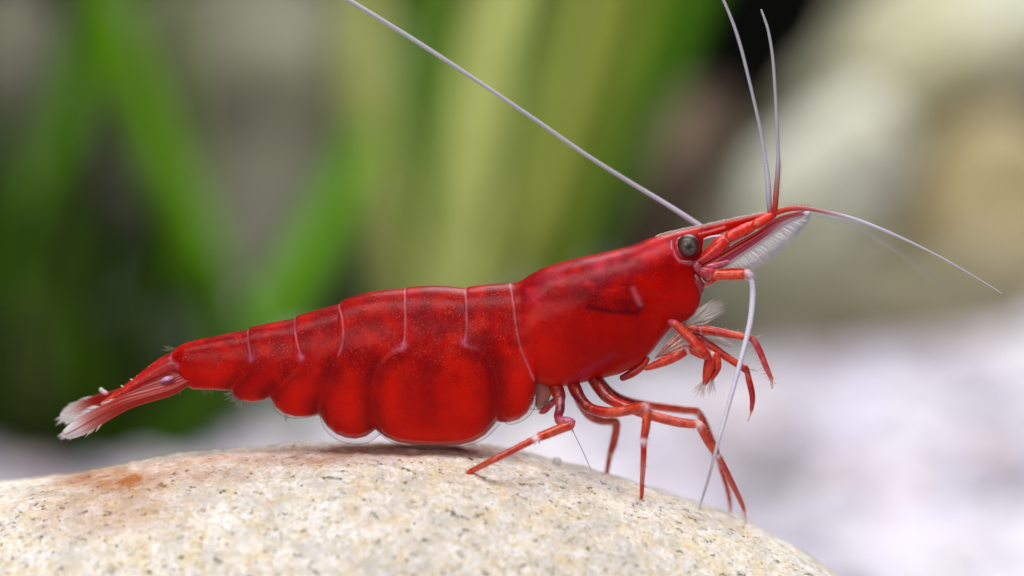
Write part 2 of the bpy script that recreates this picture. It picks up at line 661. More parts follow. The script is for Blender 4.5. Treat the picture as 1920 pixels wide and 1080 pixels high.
IV, IF = ico(1)
pv, pf, pc, off = [], [], [], 0
PAL = [S(236, 232, 242), S(222, 218, 232), S(240, 236, 240), S(210, 200, 210), S(226, 204, 204), S(188, 184, 194), S(232, 226, 228), S(206, 202, 216), S(150, 142, 142)]
PW = np.array([0.2, 0.18, 0.17, 0.1, 0.09, 0.07, 0.1, 0.05, 0.04])
for yy in np.arange(0.018, 0.30, 0.0026):
    half = 0.030 + 0.19 * (yy + DIST)
    half = half * 0.95
    for xx in np.arange(-half, half, 0.0028):
        r = rng.uniform(0.0011, 0.0024)
        x, y = xx + rng.uniform(-0.0013, 0.0013), yy + rng.uniform(-0.0012, 0.0012)
        z = float(ground_z(np.array(x), np.array(y))) + r * rng.uniform(0.0, 0.55)
        sc = np.array([r * rng.uniform(0.8, 1.35), r * rng.uniform(0.8, 1.3), r * rng.uniform(0.6, 0.95)])
        a = rng.uniform(0, 6.28)
        q = IV * (1 + rng.uniform(-0.13, 0.13, (len(IV), 1))) * sc
        q = np.stack([q[:, 0] * math.cos(a) - q[:, 1] * math.sin(a), q[:, 0] * math.sin(a) + q[:, 1] * math.cos(a), q[:, 2]], -1) + (x, y, z)
        pv.append(q)
        pf += [[i + off for i in t] for t in IF]
        pn_ = float(fbm(np.array([x * 95, y * 16, 3.0]), 3, 91))
        c = PAL[rng.choice(len(PAL), p=PW)] * rng.uniform(0.9, 1.05) * np.array([1.0, 0.98, 1.0]) * min(1.06, max(0.62, 0.93 + 0.48 * pn_))
        pc.append(np.tile(c, (len(IV), 1)))
        off += len(IV)
g = link('gravel', mesh('gravel', np.vstack(pv), pf, np.clip(np.vstack(pc), 0, 0.86)), M_GRAVEL, kind='stuff')
tag(g, 'pale lavender white aquarium gravel covering the tank floor', 'gravel')

# ------------------------------------------------------------------ background rocks
ISV, ISF = ico(4)


BACK = 1.22                     # background pushed back to its final depth


def rock(label, px, py, ymm, rx, rz, ry, tilt, mat, seed, amp=0.22, to_ground=True):
    """px,py: centre in the photo at depth ymm; rx, rz half sizes in photo pixels there; ry half depth mm"""
    ymm = ymm * BACK
    c = P(px, py, ymm)
    kk = (c - CAM) @ FWD / F
    v = ISV.copy()
    n = fbm(v * 1.5 + seed * 3.1, 5, seed)
    v = v * (1 + amp * n)[:, None]
    v = np.sign(v) * np.abs(v) ** 0.88
    v = v * np.array([rx * kk, ry * 1e-3, rz * kk])
    t = math.radians(tilt)
    v = np.stack([v[:, 0] * math.cos(t) - v[:, 2] * math.sin(t), v[:, 1], v[:, 0] * math.sin(t) + v[:, 2] * math.cos(t)], -1) + c
    if to_ground:          # settle it into the gravel
        lo = v[:, 2].min()
        if lo > ZG - 0.001:
            w = sstep(c[2], lo, v[:, 2])
            v[:, 2] -= w * (lo - (ZG - 0.002))
    base = np.array([c[0], c[1], v[:, 2].min()])
    me = mesh('rock', v - base, ISF)
    o = link('rock', me, mat)
    o.location = base
    return tag(o, label, 'rock', 'rocks at the back of the tank')


R_PALE = mat_rock('pale_rock', S(180, 172, 128), S(222, 218, 184), S(238, 238, 220), 0.075)
R_TAN = mat_rock('tan_rock', S(150, 130, 90), S(200, 184, 136), S(216, 202, 162), 0.06)
R_GREY = mat_rock('grey_rock', S(80, 82, 64), S(116, 113, 92), S(150, 138, 108), 0.06)
R_OLIVE = mat_rock('olive_rock', S(104, 104, 82), S(144, 142, 116), S(178, 178, 154), 0.05)
R_BROWN = mat_rock('brown_rock', S(84, 66, 50), S(112, 92, 72), S(134, 112, 92), 0.07)
R_DULL = mat_rock('dull_rock', S(146, 136, 102), S(188, 178, 142), S(212, 204, 168), 0.06)
R_WHITE = mat_rock('whitish_rock', S(200, 196, 168), S(234, 232, 212), S(246, 248, 240), 0.085)
rock('pale yellowish boulder leaning beside the dark gap', 1800, 70, 205, 340, 150, 26, 30, R_PALE, 3, to_ground=False)
rock('large dull olive rock filling the corner behind the pale boulders', 1790, 360, 228, 430, 330, 16, 35, R_DULL, 17)
rock('whitish rounded rock standing below the dark gap', 1530, 360, 175, 220, 105, 14, 42, R_WHITE, 11)
rock('large tan rock lying on the pale gravel', 1850, 430, 185, 220, 190, 20, 30, R_TAN, 5)
rock('low grey green rock half sunk in gravel', 1530, 590, 160, 370, 115, 10, 2, R_GREY, 8)
rock('small brown rock behind the green grass blades', 1240, 330, 190, 110, 190, 14, -20, R_BROWN, 14)
rock('broad olive grey rock far behind the left grass blades', 480, 190, 215, 270, 260, 26, 10, R_OLIVE, 21)
R_MOSS = mat_rock('mossy_rock', S(26, 36, 12), S(40, 54, 18), S(58, 70, 34), 0.09)
rock('wide low dark moss covered rock behind the red tail', 150, 745, 112, 330, 160, 11, 3, R_MOSS, 31, 0.3)
R_MOSS2 = mat_rock('green_mossy_rock', S(46, 60, 20), S(70, 88, 34), S(96, 112, 54), 0.09)
rock('dark mossy rock under the broad yellow green blades', 650, 590, 170, 150, 170, 12, 0, R_MOSS2, 37, 0.18)
rock('light grey rock at the far left beside dark leaves', 20, 70, 220, 90, 120, 18, 0, R_OLIVE, 25)

# ------------------------------------------------------------------ water plants
def leaf(parent, ctrl, col, thick=0.16):
    """ctrl rows: px, py, y mm, half width px"""
    q = resample(ctrl, 26.0)
    q[:, 2] *= BACK
    pts = P(q[:, 0], q[:, 1], q[:, 2])
    kk = ((pts - CAM) @ FWD / F)
    hw = q[:, 3] * kk
    tan = np.gradient(pts, axis=0)
    tan /= np.linalg.norm(tan, axis=1)[:, None]
    side = np.cross(tan, np.array([0.25, 1.0, 0.05]))
    side /= np.linalg.norm(side, axis=1)[:, None]
    nor = np.cross(side, tan)
    mb = MB()
    v, cc, f = [], [], []
    prof = [(-1, 0.0), (-0.55, 0.75), (-0.12, 0.6), (0, 1.3), (0.12, 0.6), (0.55, 0.75), (1, 0.0), (0.55, -0.75), (0, -1.0), (-0.55, -0.75)]
    m = len(prof)
    L = len(pts)
    base = S(*col)
    for i in range(L):
        for a, b in prof:
            v.append(pts[i] + side[i] * a * hw[i] + nor[i] * (b * thick * 1e-3 + (a * a) * hw[i] * 0.25))
            cc.append(base * (0.92 if abs(a) < 0.05 else 1.0))
    for i in range(L - 1):
        for j in range(m):
            k = (j + 1) % m
            f.append([i * m + j, i * m + k, (i + 1) * m + k, (i + 1) * m + j])
    f.append(list(range(m))[::-1])
    f.append([(L - 1) * m + j for j in range(m)])
    mb.add(v, f, cc)
    return mb.build('leaf', M_LEAF, parent)


def ground_px(px, ymm):
    """photo row of the gravel at that depth"""
    y = ymm * 1e-3
    rel = np.array([0, y, ZG]) - CAM
    return 540 - F * (rel @ UP) / (rel @ FWD)


def plant(label, px, ymm, leaves):
    gp = ground_px(px, ymm * BACK)
    b = P(px, gp, ymm * BACK)
    e = empty('grass_plant', b, label, 'plant', 'water grass plants')
    for ctrl, col in leaves:
        root = [(px, gp + 6, ymm, ctrl[-1][3] * 0.7)]
        leaf(e, ctrl + root, col)
    return e


plant('tall water grass with broad yellow green blades in the middle', 840, 112, [
    ([(960, -70, 122, 40), (915, 90, 118, 58), (868, 330, 114, 62), (838, 560, 112, 55), (830, 720, 112, 40)], (206, 214, 134)),
    ([(800, -60, 150, 34), (792, 80, 146, 40), (786, 210, 142, 34), (790, 420, 132, 24), (815, 640, 120, 20)], (74, 128, 2)),
    ([(670, -60, 160, 46), (680, 140, 154, 56), (702, 340, 146, 60), (744, 540, 132, 50), (800, 720, 118, 36)], (190, 196, 120)),
    ([(850, -60, 165, 22), (820, 160, 160, 30), (780, 380, 150, 36), (790, 600, 130, 36), (830, 740, 116, 26)], (150, 160, 84)),
    ([(620, 60, 172, 20), (650, 220, 166, 36), (690, 400, 156, 44), (740, 580, 138, 44), (810, 740, 118, 30)], (142, 156, 78)),
    ([(1040, -60, 168, 30), (1005, 120, 162, 36), (960, 320, 150, 36), (900, 560, 130, 34), (850, 740, 116, 24)], (112, 134, 52)),
    ([(1112, -60, 140, 26), (1062, 140, 134, 32), (1000, 350, 126, 36), (920, 560, 118, 34), (860, 740, 114, 26)], (166, 174, 86)),
])
plant('leaning water grass with mid green blades beside the brown rock', 1010, 130, [
    ([(1210, -60, 150, 38), (1150, 110, 146, 44), (1085, 300, 140, 46), (1035, 490, 134, 40), (1015, 680, 130, 30)], (132, 146, 50)),
    ([(1310, -60, 158, 42), (1245, 100, 154, 46), (1170, 280, 148, 44), (1095, 450, 140, 38), (1040, 620, 133, 28)], (78, 126, 4)),
    ([(1140, -60, 175, 30), (1080, 120, 170, 34), (1030, 300, 160, 40), (1005, 520, 145, 36), (1005, 690, 134, 24)], (110, 130, 48)),
    ([(1180, 160, 178, 24), (1130, 300, 170, 44), (1080, 430, 160, 48), (1040, 560, 148, 40), (1015, 690, 134, 24)], (112, 132, 60)),
])
plant('water grass with bright green blades crossing in a V', 450, 118, [
    ([(165, -70, 136, 40), (225, 120, 132, 46), (292, 300, 128, 48), (372, 470, 124, 46), (430, 620, 120, 40), (450, 750, 118, 30)], (108, 162, 8)),
    ([(690, 230, 138, 22), (640, 340, 134, 40), (585, 450, 130, 46), (520, 560, 125, 46), (470, 690, 120, 38)], (106, 166, 8)),
    ([(330, 470, 112, 24), (370, 600, 114, 54), (410, 730, 116, 60)], (100, 160, 8)),
    ([(300, -60, 180, 26), (330, 160, 172, 34), (370, 400, 150, 34), (420, 640, 126, 30)], (120, 136, 78)),
    ([(600, 640, 112, 30), (570, 740, 114, 40), (520, 820, 116, 36)], (150, 178, 96)),
])
plant('dark green water grass at the left edge of the tank', 20, 125, [
    ([(190, -70, 150, 36), (150, 100, 146, 42), (100, 260, 140, 44), (60, 420, 134, 40), (30, 620, 128, 30)], (88, 140, 12)),
    ([(140, 300, 118, 18), (95, 400, 120, 36), (50, 520, 122, 44), (25, 680, 124, 34)], (100, 126, 60)),
    ([(300, 380, 190, 60), (240, 520, 180, 80), (160, 660, 165, 80), (80, 760, 145, 60)], (50, 76, 14)),
    ([(-60, 200, 170, 60), (-40, 380, 165, 80), (-20, 560, 155, 80), (0, 720, 140, 60)], (54, 84, 14)),
])
clump = []
for i in range(30):
    bx = -80 + 17 * i + rng.uniform(-14, 14)
    dz = rng.uniform(-8, 24)
    hgt = rng.uniform(150, 420)
    lean = rng.uniform(-90, 90)
    g_ = [(40, 58, 12), (60, 90, 14), (70, 78, 40), (26, 34, 10), (70, 108, 16), (46, 64, 14)][i % 6]
    clump.append(([(bx + lean, 800 - hgt, 104 + dz, 18), (bx + lean * 0.5, 800 - hgt * 0.55, 100 + dz * 0.8, 34), (bx * 0.9 + 20, 760, 97 + dz * 0.5, 34)], g_))
plant('low dark leafy clump growing in front of the mossy rock', 190, 96, clump)

# ------------------------------------------------------------------ the stone
prof = [(-700, 1560), (-670, 1360), (-600, 1200), (-480, 1090), (-300, 1000), (-120, 938), (0, 912), (150, 889), (300, 865), (420, 849), (500, 842), (600, 838), (700, 837), (800, 838), (880, 843), (950, 852), (1020, 866), (1100, 886), (1200, 917), (1300, 951), (1390, 985), (1450, 1012), (1500, 1038), (1560, 1078), (1640, 1145), (1720, 1235), (1775, 1345), (1800, 1560)]
RIDGE = 0.8
pr = resample(prof, 4.0)
pw = P(pr[:, 0], pr[:, 1], RIDGE)
SX = np.linspace(pw[0, 0], pw[-1, 0], 700)
STOP = np.interp(SX, pw[:, 0], pw[:, 2])
SBOT = ZG - 0.0006 + 0 * SX
SBOT = np.minimum(SBOT, STOP - 0.002)
SH = (STOP - SBOT) / 2
SA = 0.0100 * np.clip(SH / SH.max(), 0.02, 1) ** 0.6


def stone_z(x, y):
    """upper surface height"""
    zt = np.interp(x, SX, STOP)
    zb = np.interp(x, SX, SBOT)
    a = np.interp(x, SX, SA)
    u = np.clip(np.abs((y - RIDGE * 1e-3) / a), 0, 1)
    h = (zt - zb) / 2
    return (zt + zb) / 2 + h * (1 - u ** 2.15) ** (1 / 2.15)


def on_stone(px, py):
    """first point of the stone along the line of sight, as depth y in mm"""
    d = ray(np.array(px), np.array(py))
    for t in np.linspace(DIST - 0.016, DIST + 0.006, 2200):
        p = CAM + d * t
        if p[2] <= stone_z(p[0], p[1]):
            return p[1] * 1e3
    return RIDGE + 1.0


NT = 420
th0 = np.linspace(0, 1, NT, endpoint=False)
TH = 2 * math.pi * th0
ex = 2 / 2.15
cx = np.sign(np.cos(TH)) * np.abs(np.cos(TH)) ** ex
cz = np.sign(np.sin(TH)) * np.abs(np.sin(TH)) ** ex
VX = np.repeat(SX[:, None], NT, 1)
VY = RIDGE * 1e-3 + SA[:, None] * cx[None]
VZ = ((STOP + SBOT) / 2)[:, None] + SH[:, None] * cz[None]
V = np.stack([VX, VY, VZ], -1)
nrm = np.stack([0 * VX, np.cos(TH)[None] / SA[:, None], np.sin(TH)[None] / SH[:, None]], -1)
nrm /= np.linalg.norm(nrm, axis=2)[..., None]
disp = 0.00016 * fbm(V * 220, 3, 41) + 0.00005 * fbm(V * 1400, 3, 43) + 0.00003 * vnoise(V * 5200, 44)
V = V + nrm * disp[..., None]
# rust patch and smear plus painted tail shadow, and painted shade along the crest
uu = V - CAM
dep = uu @ FWD
PXs = 960 + F * (uu @ RT) / dep
PYs = 540 - F * (uu @ UP) / dep
wob = fbm(V * 500, 4, 47)


def blob(cx_, cy_, rx_, ry_, soft=0.5):
    d = np.sqrt(((PXs - cx_) / rx_) ** 2 + ((PYs - cy_) / ry_) ** 2) + 0.22 * wob
    return 1 - sstep(1 - soft, 1 + soft, d)


front = (V[..., 1] < 0.006)
stain_shade = np.maximum.reduce([1.0 * blob(240, 901, 46, 20), 0.85 * blob(225, 904, 120, 26), 0.55 * blob(350, 888, 160, 22), 0.5 * blob(205, 945, 140, 55, 0.8)]) * front
belly_shade = np.maximum.reduce([0.6 * blob(560, 858, 190, 16, 0.6), 0.8 * blob(760, 846, 230, 12, 0.6)]) * front  # belly shadow and red bounce put into the crest colour
quads = []
ns = len(SX)
idx = np.arange(ns * NT).reshape(ns, NT)
a = idx[:-1]
b_ = idx[1:]
fq = np.stack([a, b_, np.roll(b_, -1, 1), np.roll(a, -1, 1)], -1).reshape(-1, 4).tolist()
fq.append(list(idx[0]))
fq.append(list(idx[-1][::-1]))
so = link('stone', mesh('stone', V.reshape(-1, 3), fq, attrs={'stain_shade': stain_shade.ravel(), 'belly_shade': belly_shade.ravel()}), M_STONE)
tag(so, 'smooth cream speckled stone with a rusty patch and painted shade under the red shrimp', 'stone')

# a clear sand grain on the crest of the stone
gp = P(1044, 866, RIDGE - 0.3)
gv = IV * (1 + rng.uniform(-0.2, 0.2, (len(IV), 1))) * np.array([9, 9, 11]) * K
gm = MB()
gm.add(gv, IF, (*S(236, 236, 240), 0.6))
go = gm.build('sand_grain', M_CLEAR, smooth=False)
go.location = gp
tag(go, 'tiny clear sand grain on the crest of the stone', 'grain')

# ------------------------------------------------------------------ the shrimp
root = empty('shrimp', P(900, 838, 0), 'bright red shrimp with white whiskers standing on a cream stone', 'shrimp')

TOPC = [(322, 660), (340, 647), (360, 640), (420, 627), (462, 619), (467, 618), (472, 613), (500, 607), (549, 598), (554, 597), (559, 592), (600, 580), (632, 571), (637, 570), (643, 564), (680, 551), (720, 544), (756, 541), (761, 541), (767, 539), (800, 536), (840, 537), (868, 540), (873, 541), (879, 538), (910, 534), (950, 531), (957, 531), (964, 531), (978, 526), (1000, 512), (1030, 499), (1080, 485), (1130, 474), (1180, 462), (1220, 447), (1260, 436), (1300, 428), (1360, 415), (1420, 402), (1447, 396)]
BOTC = [(322, 676), (330, 690), (345, 712), (352, 722), (362, 728), (400, 729), (434, 731), (437, 733), (441, 743), (452, 749), (475, 752), (495, 749), (506, 744), (510, 748), (520, 763), (535, 774), (555, 779), (580, 779), (597, 775), (603, 779), (615, 797), (632, 811), (650, 818), (668, 820), (688, 815), (706, 802), (711, 806), (725, 817), (745, 825), (775, 830), (820, 832), (865, 830), (890, 824), (910, 812), (925, 796), (932, 787), (938, 789), (955, 789), (972, 784), (988, 772), (998, 755), (1003, 735), (1005, 717), (1010, 715), (1025, 721), (1045, 724), (1100, 713), (1160, 699), (1200, 682), (1225, 655), (1245, 630), (1262, 612), (1285, 602), (1300, 590), (1311, 574), (1315, 560), (1316.5, 470), (1319, 448), (1345, 440), (1365, 432), (1400, 418), (1430, 405), (1447, 398)]
WID = [(322, 20), (335, 26), (360, 34), (467, 46), (554, 57), (637, 68), (761, 78), (873, 80), (957, 77), (1000, 84), (1080, 88), (1150, 82), (1220, 64), (1270, 44), (1300, 30), (1312, 20), (1318, 13), (1335, 8), (1400, 6), (1447, 3)]


def lut(pts, xs, smooth):
    q = resample(pts, 1.0, smooth)
    o = np.argsort(q[:, 0], kind='stable')
    return np.interp(xs, q[o, 0], q[o, 1])


BX = np.unique(np.concatenate([np.arange(322, 1312, 1.15), np.arange(1312, 1322, 0.4), np.arange(1322, 1448, 1.5)]))
NB = 240
T_ = lut(TOPC, BX, True)
B_ = lut(BOTC, BX, False)
W_ = lut(WID, BX, True)
# ring angles, denser near the lower edge
ua = np.linspace(0, 1, NB, endpoint=False)
AN = 2 * math.pi * ua
cs, sn = np.cos(AN), np.sin(AN)          # sn=1 top, cs=-1 camera side
zz = sn
pn = np.where(sn >= 0, 2.2, 3.5)
yy = np.sign(cs) * np.maximum(1 - np.abs(sn) ** pn, 0) ** (1 / pn)
CEN = 0.47
xs_ = np.arange(322, 1312, 1.0)
bs_ = np.convolve(np.pad(np.interp(xs_, BX, B_), 60, mode='edge'), np.hanning(121) / np.hanning(121).sum(), 'valid')
bs_ = np.where(BX > 1305, B_, np.interp(BX, xs_, bs_))
c_ = np.minimum(T_ + (bs_ - T_) * CEN, T_ + (B_ - T_) * 0.6)
PY = np.where(zz[None] >= 0, c_[:, None] - zz[None] * (c_ - T_)[:, None], c_[:, None] - zz[None] * (B_ - c_)[:, None])
PX = np.repeat(BX[:, None], NB, 1)
YW = yy[None] * W_[:, None]              # in px units, negative = camera side
# plate edges x = f(y); first entry is the upper end
JOINT = {
    'carapace': [(520, 956), (531, 957), (560, 963), (600, 968), (640, 976), (675, 990), (700, 1000), (720, 1006), (740, 1010), (840, 1030)],
    's12': [(520, 873), (541, 873), (600, 875), (632, 871), (640, 880), (648, 900), (668, 919), (700, 930), (740, 933), (788, 931), (840, 931)],
    's23': [(520, 761), (541, 761), (600, 763), (640, 759), (648, 745), (658, 728), (680, 712), (715, 702), (760, 701), (804, 708), (840, 708)],
    's34': [(520, 632), (568, 637), (590, 645), (620, 648), (645, 644), (690, 625), (730, 608), (777, 599), (840, 599)],
    's45': [(520, 545), (597, 554), (630, 560), (664, 569), (685, 560), (705, 540), (730, 516), (746, 508), (840, 508)],
    's56': [(520, 462), (617, 467), (645, 471), (668, 475), (690, 463), (715, 444), (732, 437), (840, 437)],
    's6t': [(520, 318), (658, 322), (680, 329), (700, 333), (840, 333)],
}
ORDER = ['s6t', 's56', 's45', 's34', 's23', 's12', 'carapace']
# (which side lies on top): +1 the front plate covers, -1 the rear plate covers
OVER = {'s6t': 1, 's56': 1, 's45': 1, 's34': 1, 's23': 1, 's12': -1, 'carapace': 1}
HINGE = {'s6t': 684, 's56': 668, 's45': 664, 's34': 655, 's23': 642, 's12': 636, 'carapace': 700}
SD = {}
for k in ORDER:
    q = resample([(b, a) for a, b in JOINT[k]], 2.0)
    jx = np.interp(PY, q[:, 1], q[:, 0])
    best = np.full_like(PX, 1e9)
    for (x0, y0), (x1, y1) in zip(q[:-1:2], np.vstack([q[2::2], q[-1:]])):
        dx, dy = x1 - x0, y1 - y0
        t = np.clip(((PX - x0) * dx + (PY - y0) * dy) / (dx * dx + dy * dy + 1e-9), 0, 1)
        best = np.minimum(best, np.hypot(PX - x0 - t * dx, PY - y0 - t * dy))
    SD[k] = np.sign(PX - jx) * best                # + in front of (right of) the edge
out = np.zeros_like(PX)                            # outward displacement px
low = sstep(0.0, 1.0, (PY - (T_ + 0.30 * (B_ - T_))[:, None]) / (0.45 * (B_ - T_))[:, None])
for k in ORDER:
    d = SD[k] * OVER[k]                            # + on the covering plate
    amp = {'carapace': 5.0, 's12': 4.5, 's23': 4.5, 's34': 4.0, 's45': 3.4, 's56': 2.6, 's6t': 2.0}[k]
    amp = amp * (0.6 - 0.05 * low)
    out += np.where(d > 0, amp * np.exp(-np.abs(d) / 46) * sstep(0, 3.0, d), -0.45 * amp * np.exp(-np.abs(d) / 12))
# pillow of each side plate
near = np.full_like(PX, 1e9)
for k in ORDER:
    near = np.minimum(near, np.abs(SD[k]))
pleon = sstep(-4, 4, -SD['carapace'])
pillow = (1 - np.exp(-near / 22)) * 2.6 * low * pleon
out += pillow
# soft dents and unevenness of the shell
P3 = np.stack([PX / 90, PY / 90, YW / 90], -1)
out += 1.6 * fbm(P3, 3, 61) * np.clip(W_ / 60, 0.05, 1)[:, None]
out += 0.5 * fbm(P3 * 5, 2, 62) * np.clip(W_ / 60, 0.02, 1)[:, None]
# groove behind the cheek
grv = np.exp(-((PY - (545 + 0.02 * (PX - 1200))) / 4.0) ** 2) * sstep(1130, 1170, PX) * (1 - sstep(1255, 1275, PX))
out -= 1.0 * grv
prof_fade = np.clip(np.abs(yy), 0, 1)[None] ** 0.7
YW2 = YW + np.sign(YW) * out * prof_fade * np.clip(W_ / 40, 0, 1)[:, None]
base = P(PX, PY, 0.0)
BV = base.copy()
BV[..., 1] += YW2 * K

# pigment
h01 = (PY - T_[:, None]) / (B_ - T_)[:, None]
c_top = S(142, 5, 8)
c_mid = S(172, 7, 3)
c_low = S(192, 12, 1)
col = c_top + (c_mid - c_top) * sstep(0.05, 0.4, h01)[..., None]
col = col + (c_low - col) * sstep(0.4, 0.8, h01)[..., None]
fwd = sstep(960, 1010, PX)
col = col * (1 - 0.15 * fwd * sstep(0.5, 1.0, h01))[..., None]
nb = fbm(P3 * 2.0, 4, 71)


def tint(mask, rgb):
    global col
    m = np.clip(mask, 0, 1)[..., None]
    col = col + (S(*rgb) - col) * m


# dark seams between the side lobes and pale joint lines above the hinges
for k in ORDER[1:-1]:
    d = SD[k] * OVER[k]
    below = sstep(HINGE[k] - 5, HINGE[k] + 35, PY)
    tint(below * 0.75 * np.exp(-((np.abs(d) - 8) / 15) ** 2), (112, 2, 4))
for k in ORDER:
    d = SD[k] * OVER[k]
    above = 1 - sstep(HINGE[k] - 4, HINGE[k] + 10, PY)
    faint = 1 - sstep(HINGE[k] + 60, HINGE[k] + 150, PY)
    wid = 1.9 + 0.5 * vnoise(np.stack([PY / 9, PX / 50, PX * 0], -1), 5)
    line = np.exp(-((d + 0.6) / wid) ** 2)
    tint(line * (0.62 * above + 0.05 * faint * (0.5 + nb) * (1 - above)), (214, 132, 150))
    hz = np.exp(-(((PY - HINGE[k] + 3) / 7) ** 2)) * np.exp(-(d / 6.0) ** 2)
    if k not in ('carapace', 's34'):
        tint(0.55 * hz, (206, 120, 160))


def stroke(pts, w):
    best = np.full_like(PX, 1e9)
    for (x0, y0), (x1, y1) in zip(pts[:-1], pts[1:]):
        dx, dy = x1 - x0, y1 - y0
        t = np.clip(((PX - x0) * dx + (PY - y0) * dy) / (dx * dx + dy * dy), 0, 1)
        best = np.minimum(best, np.hypot(PX - x0 - t * dx, PY - y0 - t * dy))
    return np.exp(-(best / w) ** 2)


# stomach showing through, its edge, the pale bar, streak at the lower rear
tint(0.66 * stroke([(1085, 543), (1130, 556), (1185, 564)], 20) * np.clip(0.85 + 0.6 * nb, 0, 1), (88, 4, 14))
tint(0.8 * stroke([(1100, 566), (1150, 576), (1192, 578), (1198, 560)], 5), (70, 6, 18))
tint(0.2 * stroke([(1100, 540), (1170, 534)], 3.0), (190, 40, 40))
tint(0.6 * stroke([(1184, 534), (1190, 548), (1197, 562)], 5.0), (206, 100, 120))
tint(0.32 * stroke([(1062, 712), (1105, 680), (1150, 655)], 7.0), (150, 60, 100))
tint(0.40 * stroke([(1000, 545), (1060, 512), (1130, 494), (1200, 478), (1270, 458)], 17) * np.clip(0.5 + 1.2 * nb, 0, 1), (214, 74, 104))  # paler tissue of the back, with its sheen painted in
tint(0.35 * stroke([(1110, 520), (1160, 506), (1210, 490)], 12) * np.clip(0.3 - 1.3 * nb, 0, 1), (120, 30, 70))
tint(0.10 * grv, (200, 50, 40))
tint(0.6 * stroke([(1262, 462), (1263, 474), (1272, 486), (1290, 491), (1300, 490)], 2.6), (226, 130, 150))
tint(0.75 * stroke([(1310, 437), (1330, 433), (1358, 425)], 2.0), (248, 150, 150))  # rostrum highlight painted into the shell colour
tint(0.55 * sstep(1225, 1245, PX) * np.exp(-((PY - T_[:, None]) / 3.0) ** 2), (220, 170, 165))
tint(0.3 * sstep(1150, 1260, PX) * (1 - sstep(0.1, 0.35, h01)), (226, 40, 40))
# paler flesh inside the side lobes
for pts_, w_ in (([(745, 690), (738, 760)], 26), ([(860, 670), (872, 745)], 34), ([(655, 700), (660, 770)], 20), ([(560, 690), (555, 750)], 16), ([(965, 660), (975, 745)], 20), ([(760, 808), (880, 806)], 14), ([(400, 700), (425, 690)], 22)):
    tint(0.42 * stroke(pts_, w_) * np.clip(0.8 + 0.6 * nb, 0, 1), (222, 30, 2))
tint(0.35 * stroke([(802, 690), (806, 770)], 16), (112, 2, 2))
tint(0.45 * stroke([(1000, 590), (1020, 640), (1030, 690)], 30), (206, 18, 3))
tint(0.40 * stroke([(1225, 520), (1270, 560)], 30), (204, 16, 3))
tint(0.45 * stroke([(1080, 640), (1140, 650), (1180, 620)], 38), (132, 4, 2))
nb2 = 1.3 * fbm(P3 * 3.6, 5, 77) * (1 - 0.75 * fwd * sstep(0.2, 0.45, h01)) * (1 - 0.88 * low * pleon)
tint(0.40 * np.clip(nb2 * 1.3, 0, 1) * (1 - 0.6 * low), (104, 3, 12))
tint(0.35 * np.clip(-nb2 * 1.3, 0, 1), (212, 26, 8))
# internal blotches of the tail segments
tint(0.35 * np.clip(nb - 0.1, 0, 1) * pleon, (110, 4, 16))
tint(0.30 * np.clip(-nb - 0.1, 0, 1) * low * pleon, (226, 30, 10))
spk = (1 - sstep(0.25, 0.75, h01)) * 0.95 + 0.05
spk = spk * (0.35 + 0.65 * pleon)
spk = np.where(PX > 1312, 0.3, spk)
nbx = len(BX)
idx = np.arange(nbx * NB).reshape(nbx, NB)
a, b_ = idx[:-1], idx[1:]
fq = np.stack([a, np.roll(a, -1, 1), np.roll(b_, -1, 1), b_], -1).reshape(-1, 4).tolist()
fq.append(list(idx[0][::-1]))
fq.append(list(idx[-1]))
loc = np.array(root.location)
body = link('body', mesh('body', BV.reshape(-1, 3), fq, np.clip(col, 0, 1).reshape(-1, 3), attrs={'speckle': spk.ravel()}), M_SHELL, root)

# --- clear rims of the side plates
def rim(pts_out, pts_in, ymm):
    q = resample(pts_out, 3.0)
    r = resample(pts_in, 3.0)
    t = np.linspace(0, 1, 60)
    tq = np.linspace(0, 1, len(q))
    tr = np.linspace(0, 1, len(r))
    O = np.stack([np.interp(t, tq, q[:, i]) for i in (0, 1)], -1)
    I = np.stack([np.interp(t, tr, r[:, i]) for i in (0, 1)], -1)
    mb = MB()
    v, f, c = [], [], []
    rows = 5
    for j in range(rows):
        w = j / (rows - 1)
        xy = I * (1 - w) + O * w
        yv = ymm * (1 - 0.45 * w)
        v.append(P(xy[:, 0], xy[:, 1], yv))
        c.append(np.tile((*S(232, 226, 222), 0.20 + 0.10 * w), (60, 1)))
    for j in range(rows - 1):
        for i in range(59):
            f.append([j * 60 + i, j * 60 + i + 1, (j + 1) * 60 + i + 1, (j + 1) * 60 + i])
    mb.add(np.vstack(v), f, np.vstack(c))
    pts = P(O[:, 0], O[:, 1], ymm * 0.55)
    sweep(mb, pts, 0.55 * K, (*S(120, 108, 92), 0.55), 6)
    return mb.build('side_plate_rim', M_CLEAR, root)


rim([(697, 790), (712, 814), (745, 832), (800, 840), (860, 838), (905, 825), (938, 795)], [(706, 790), (725, 812), (760, 824), (820, 828), (870, 824), (905, 808), (930, 780)], -1.25)
rim([(597, 768), (606, 800), (628, 822), (660, 833), (690, 830), (716, 812)], [(604, 768), (616, 792), (640, 809), (665, 815), (690, 808), (706, 796)], -1.05)
rim([(508, 740), (516, 768), (535, 782), (565, 784), (600, 778)], [(512, 740), (524, 762), (545, 773), (570, 775), (596, 770)], -0.8)
rim([(934, 782), (955, 796), (985, 786), (1004, 762), (1009, 730)], [(936, 776), (955, 783), (980, 773), (994, 756), (1000, 730)], -1.2)

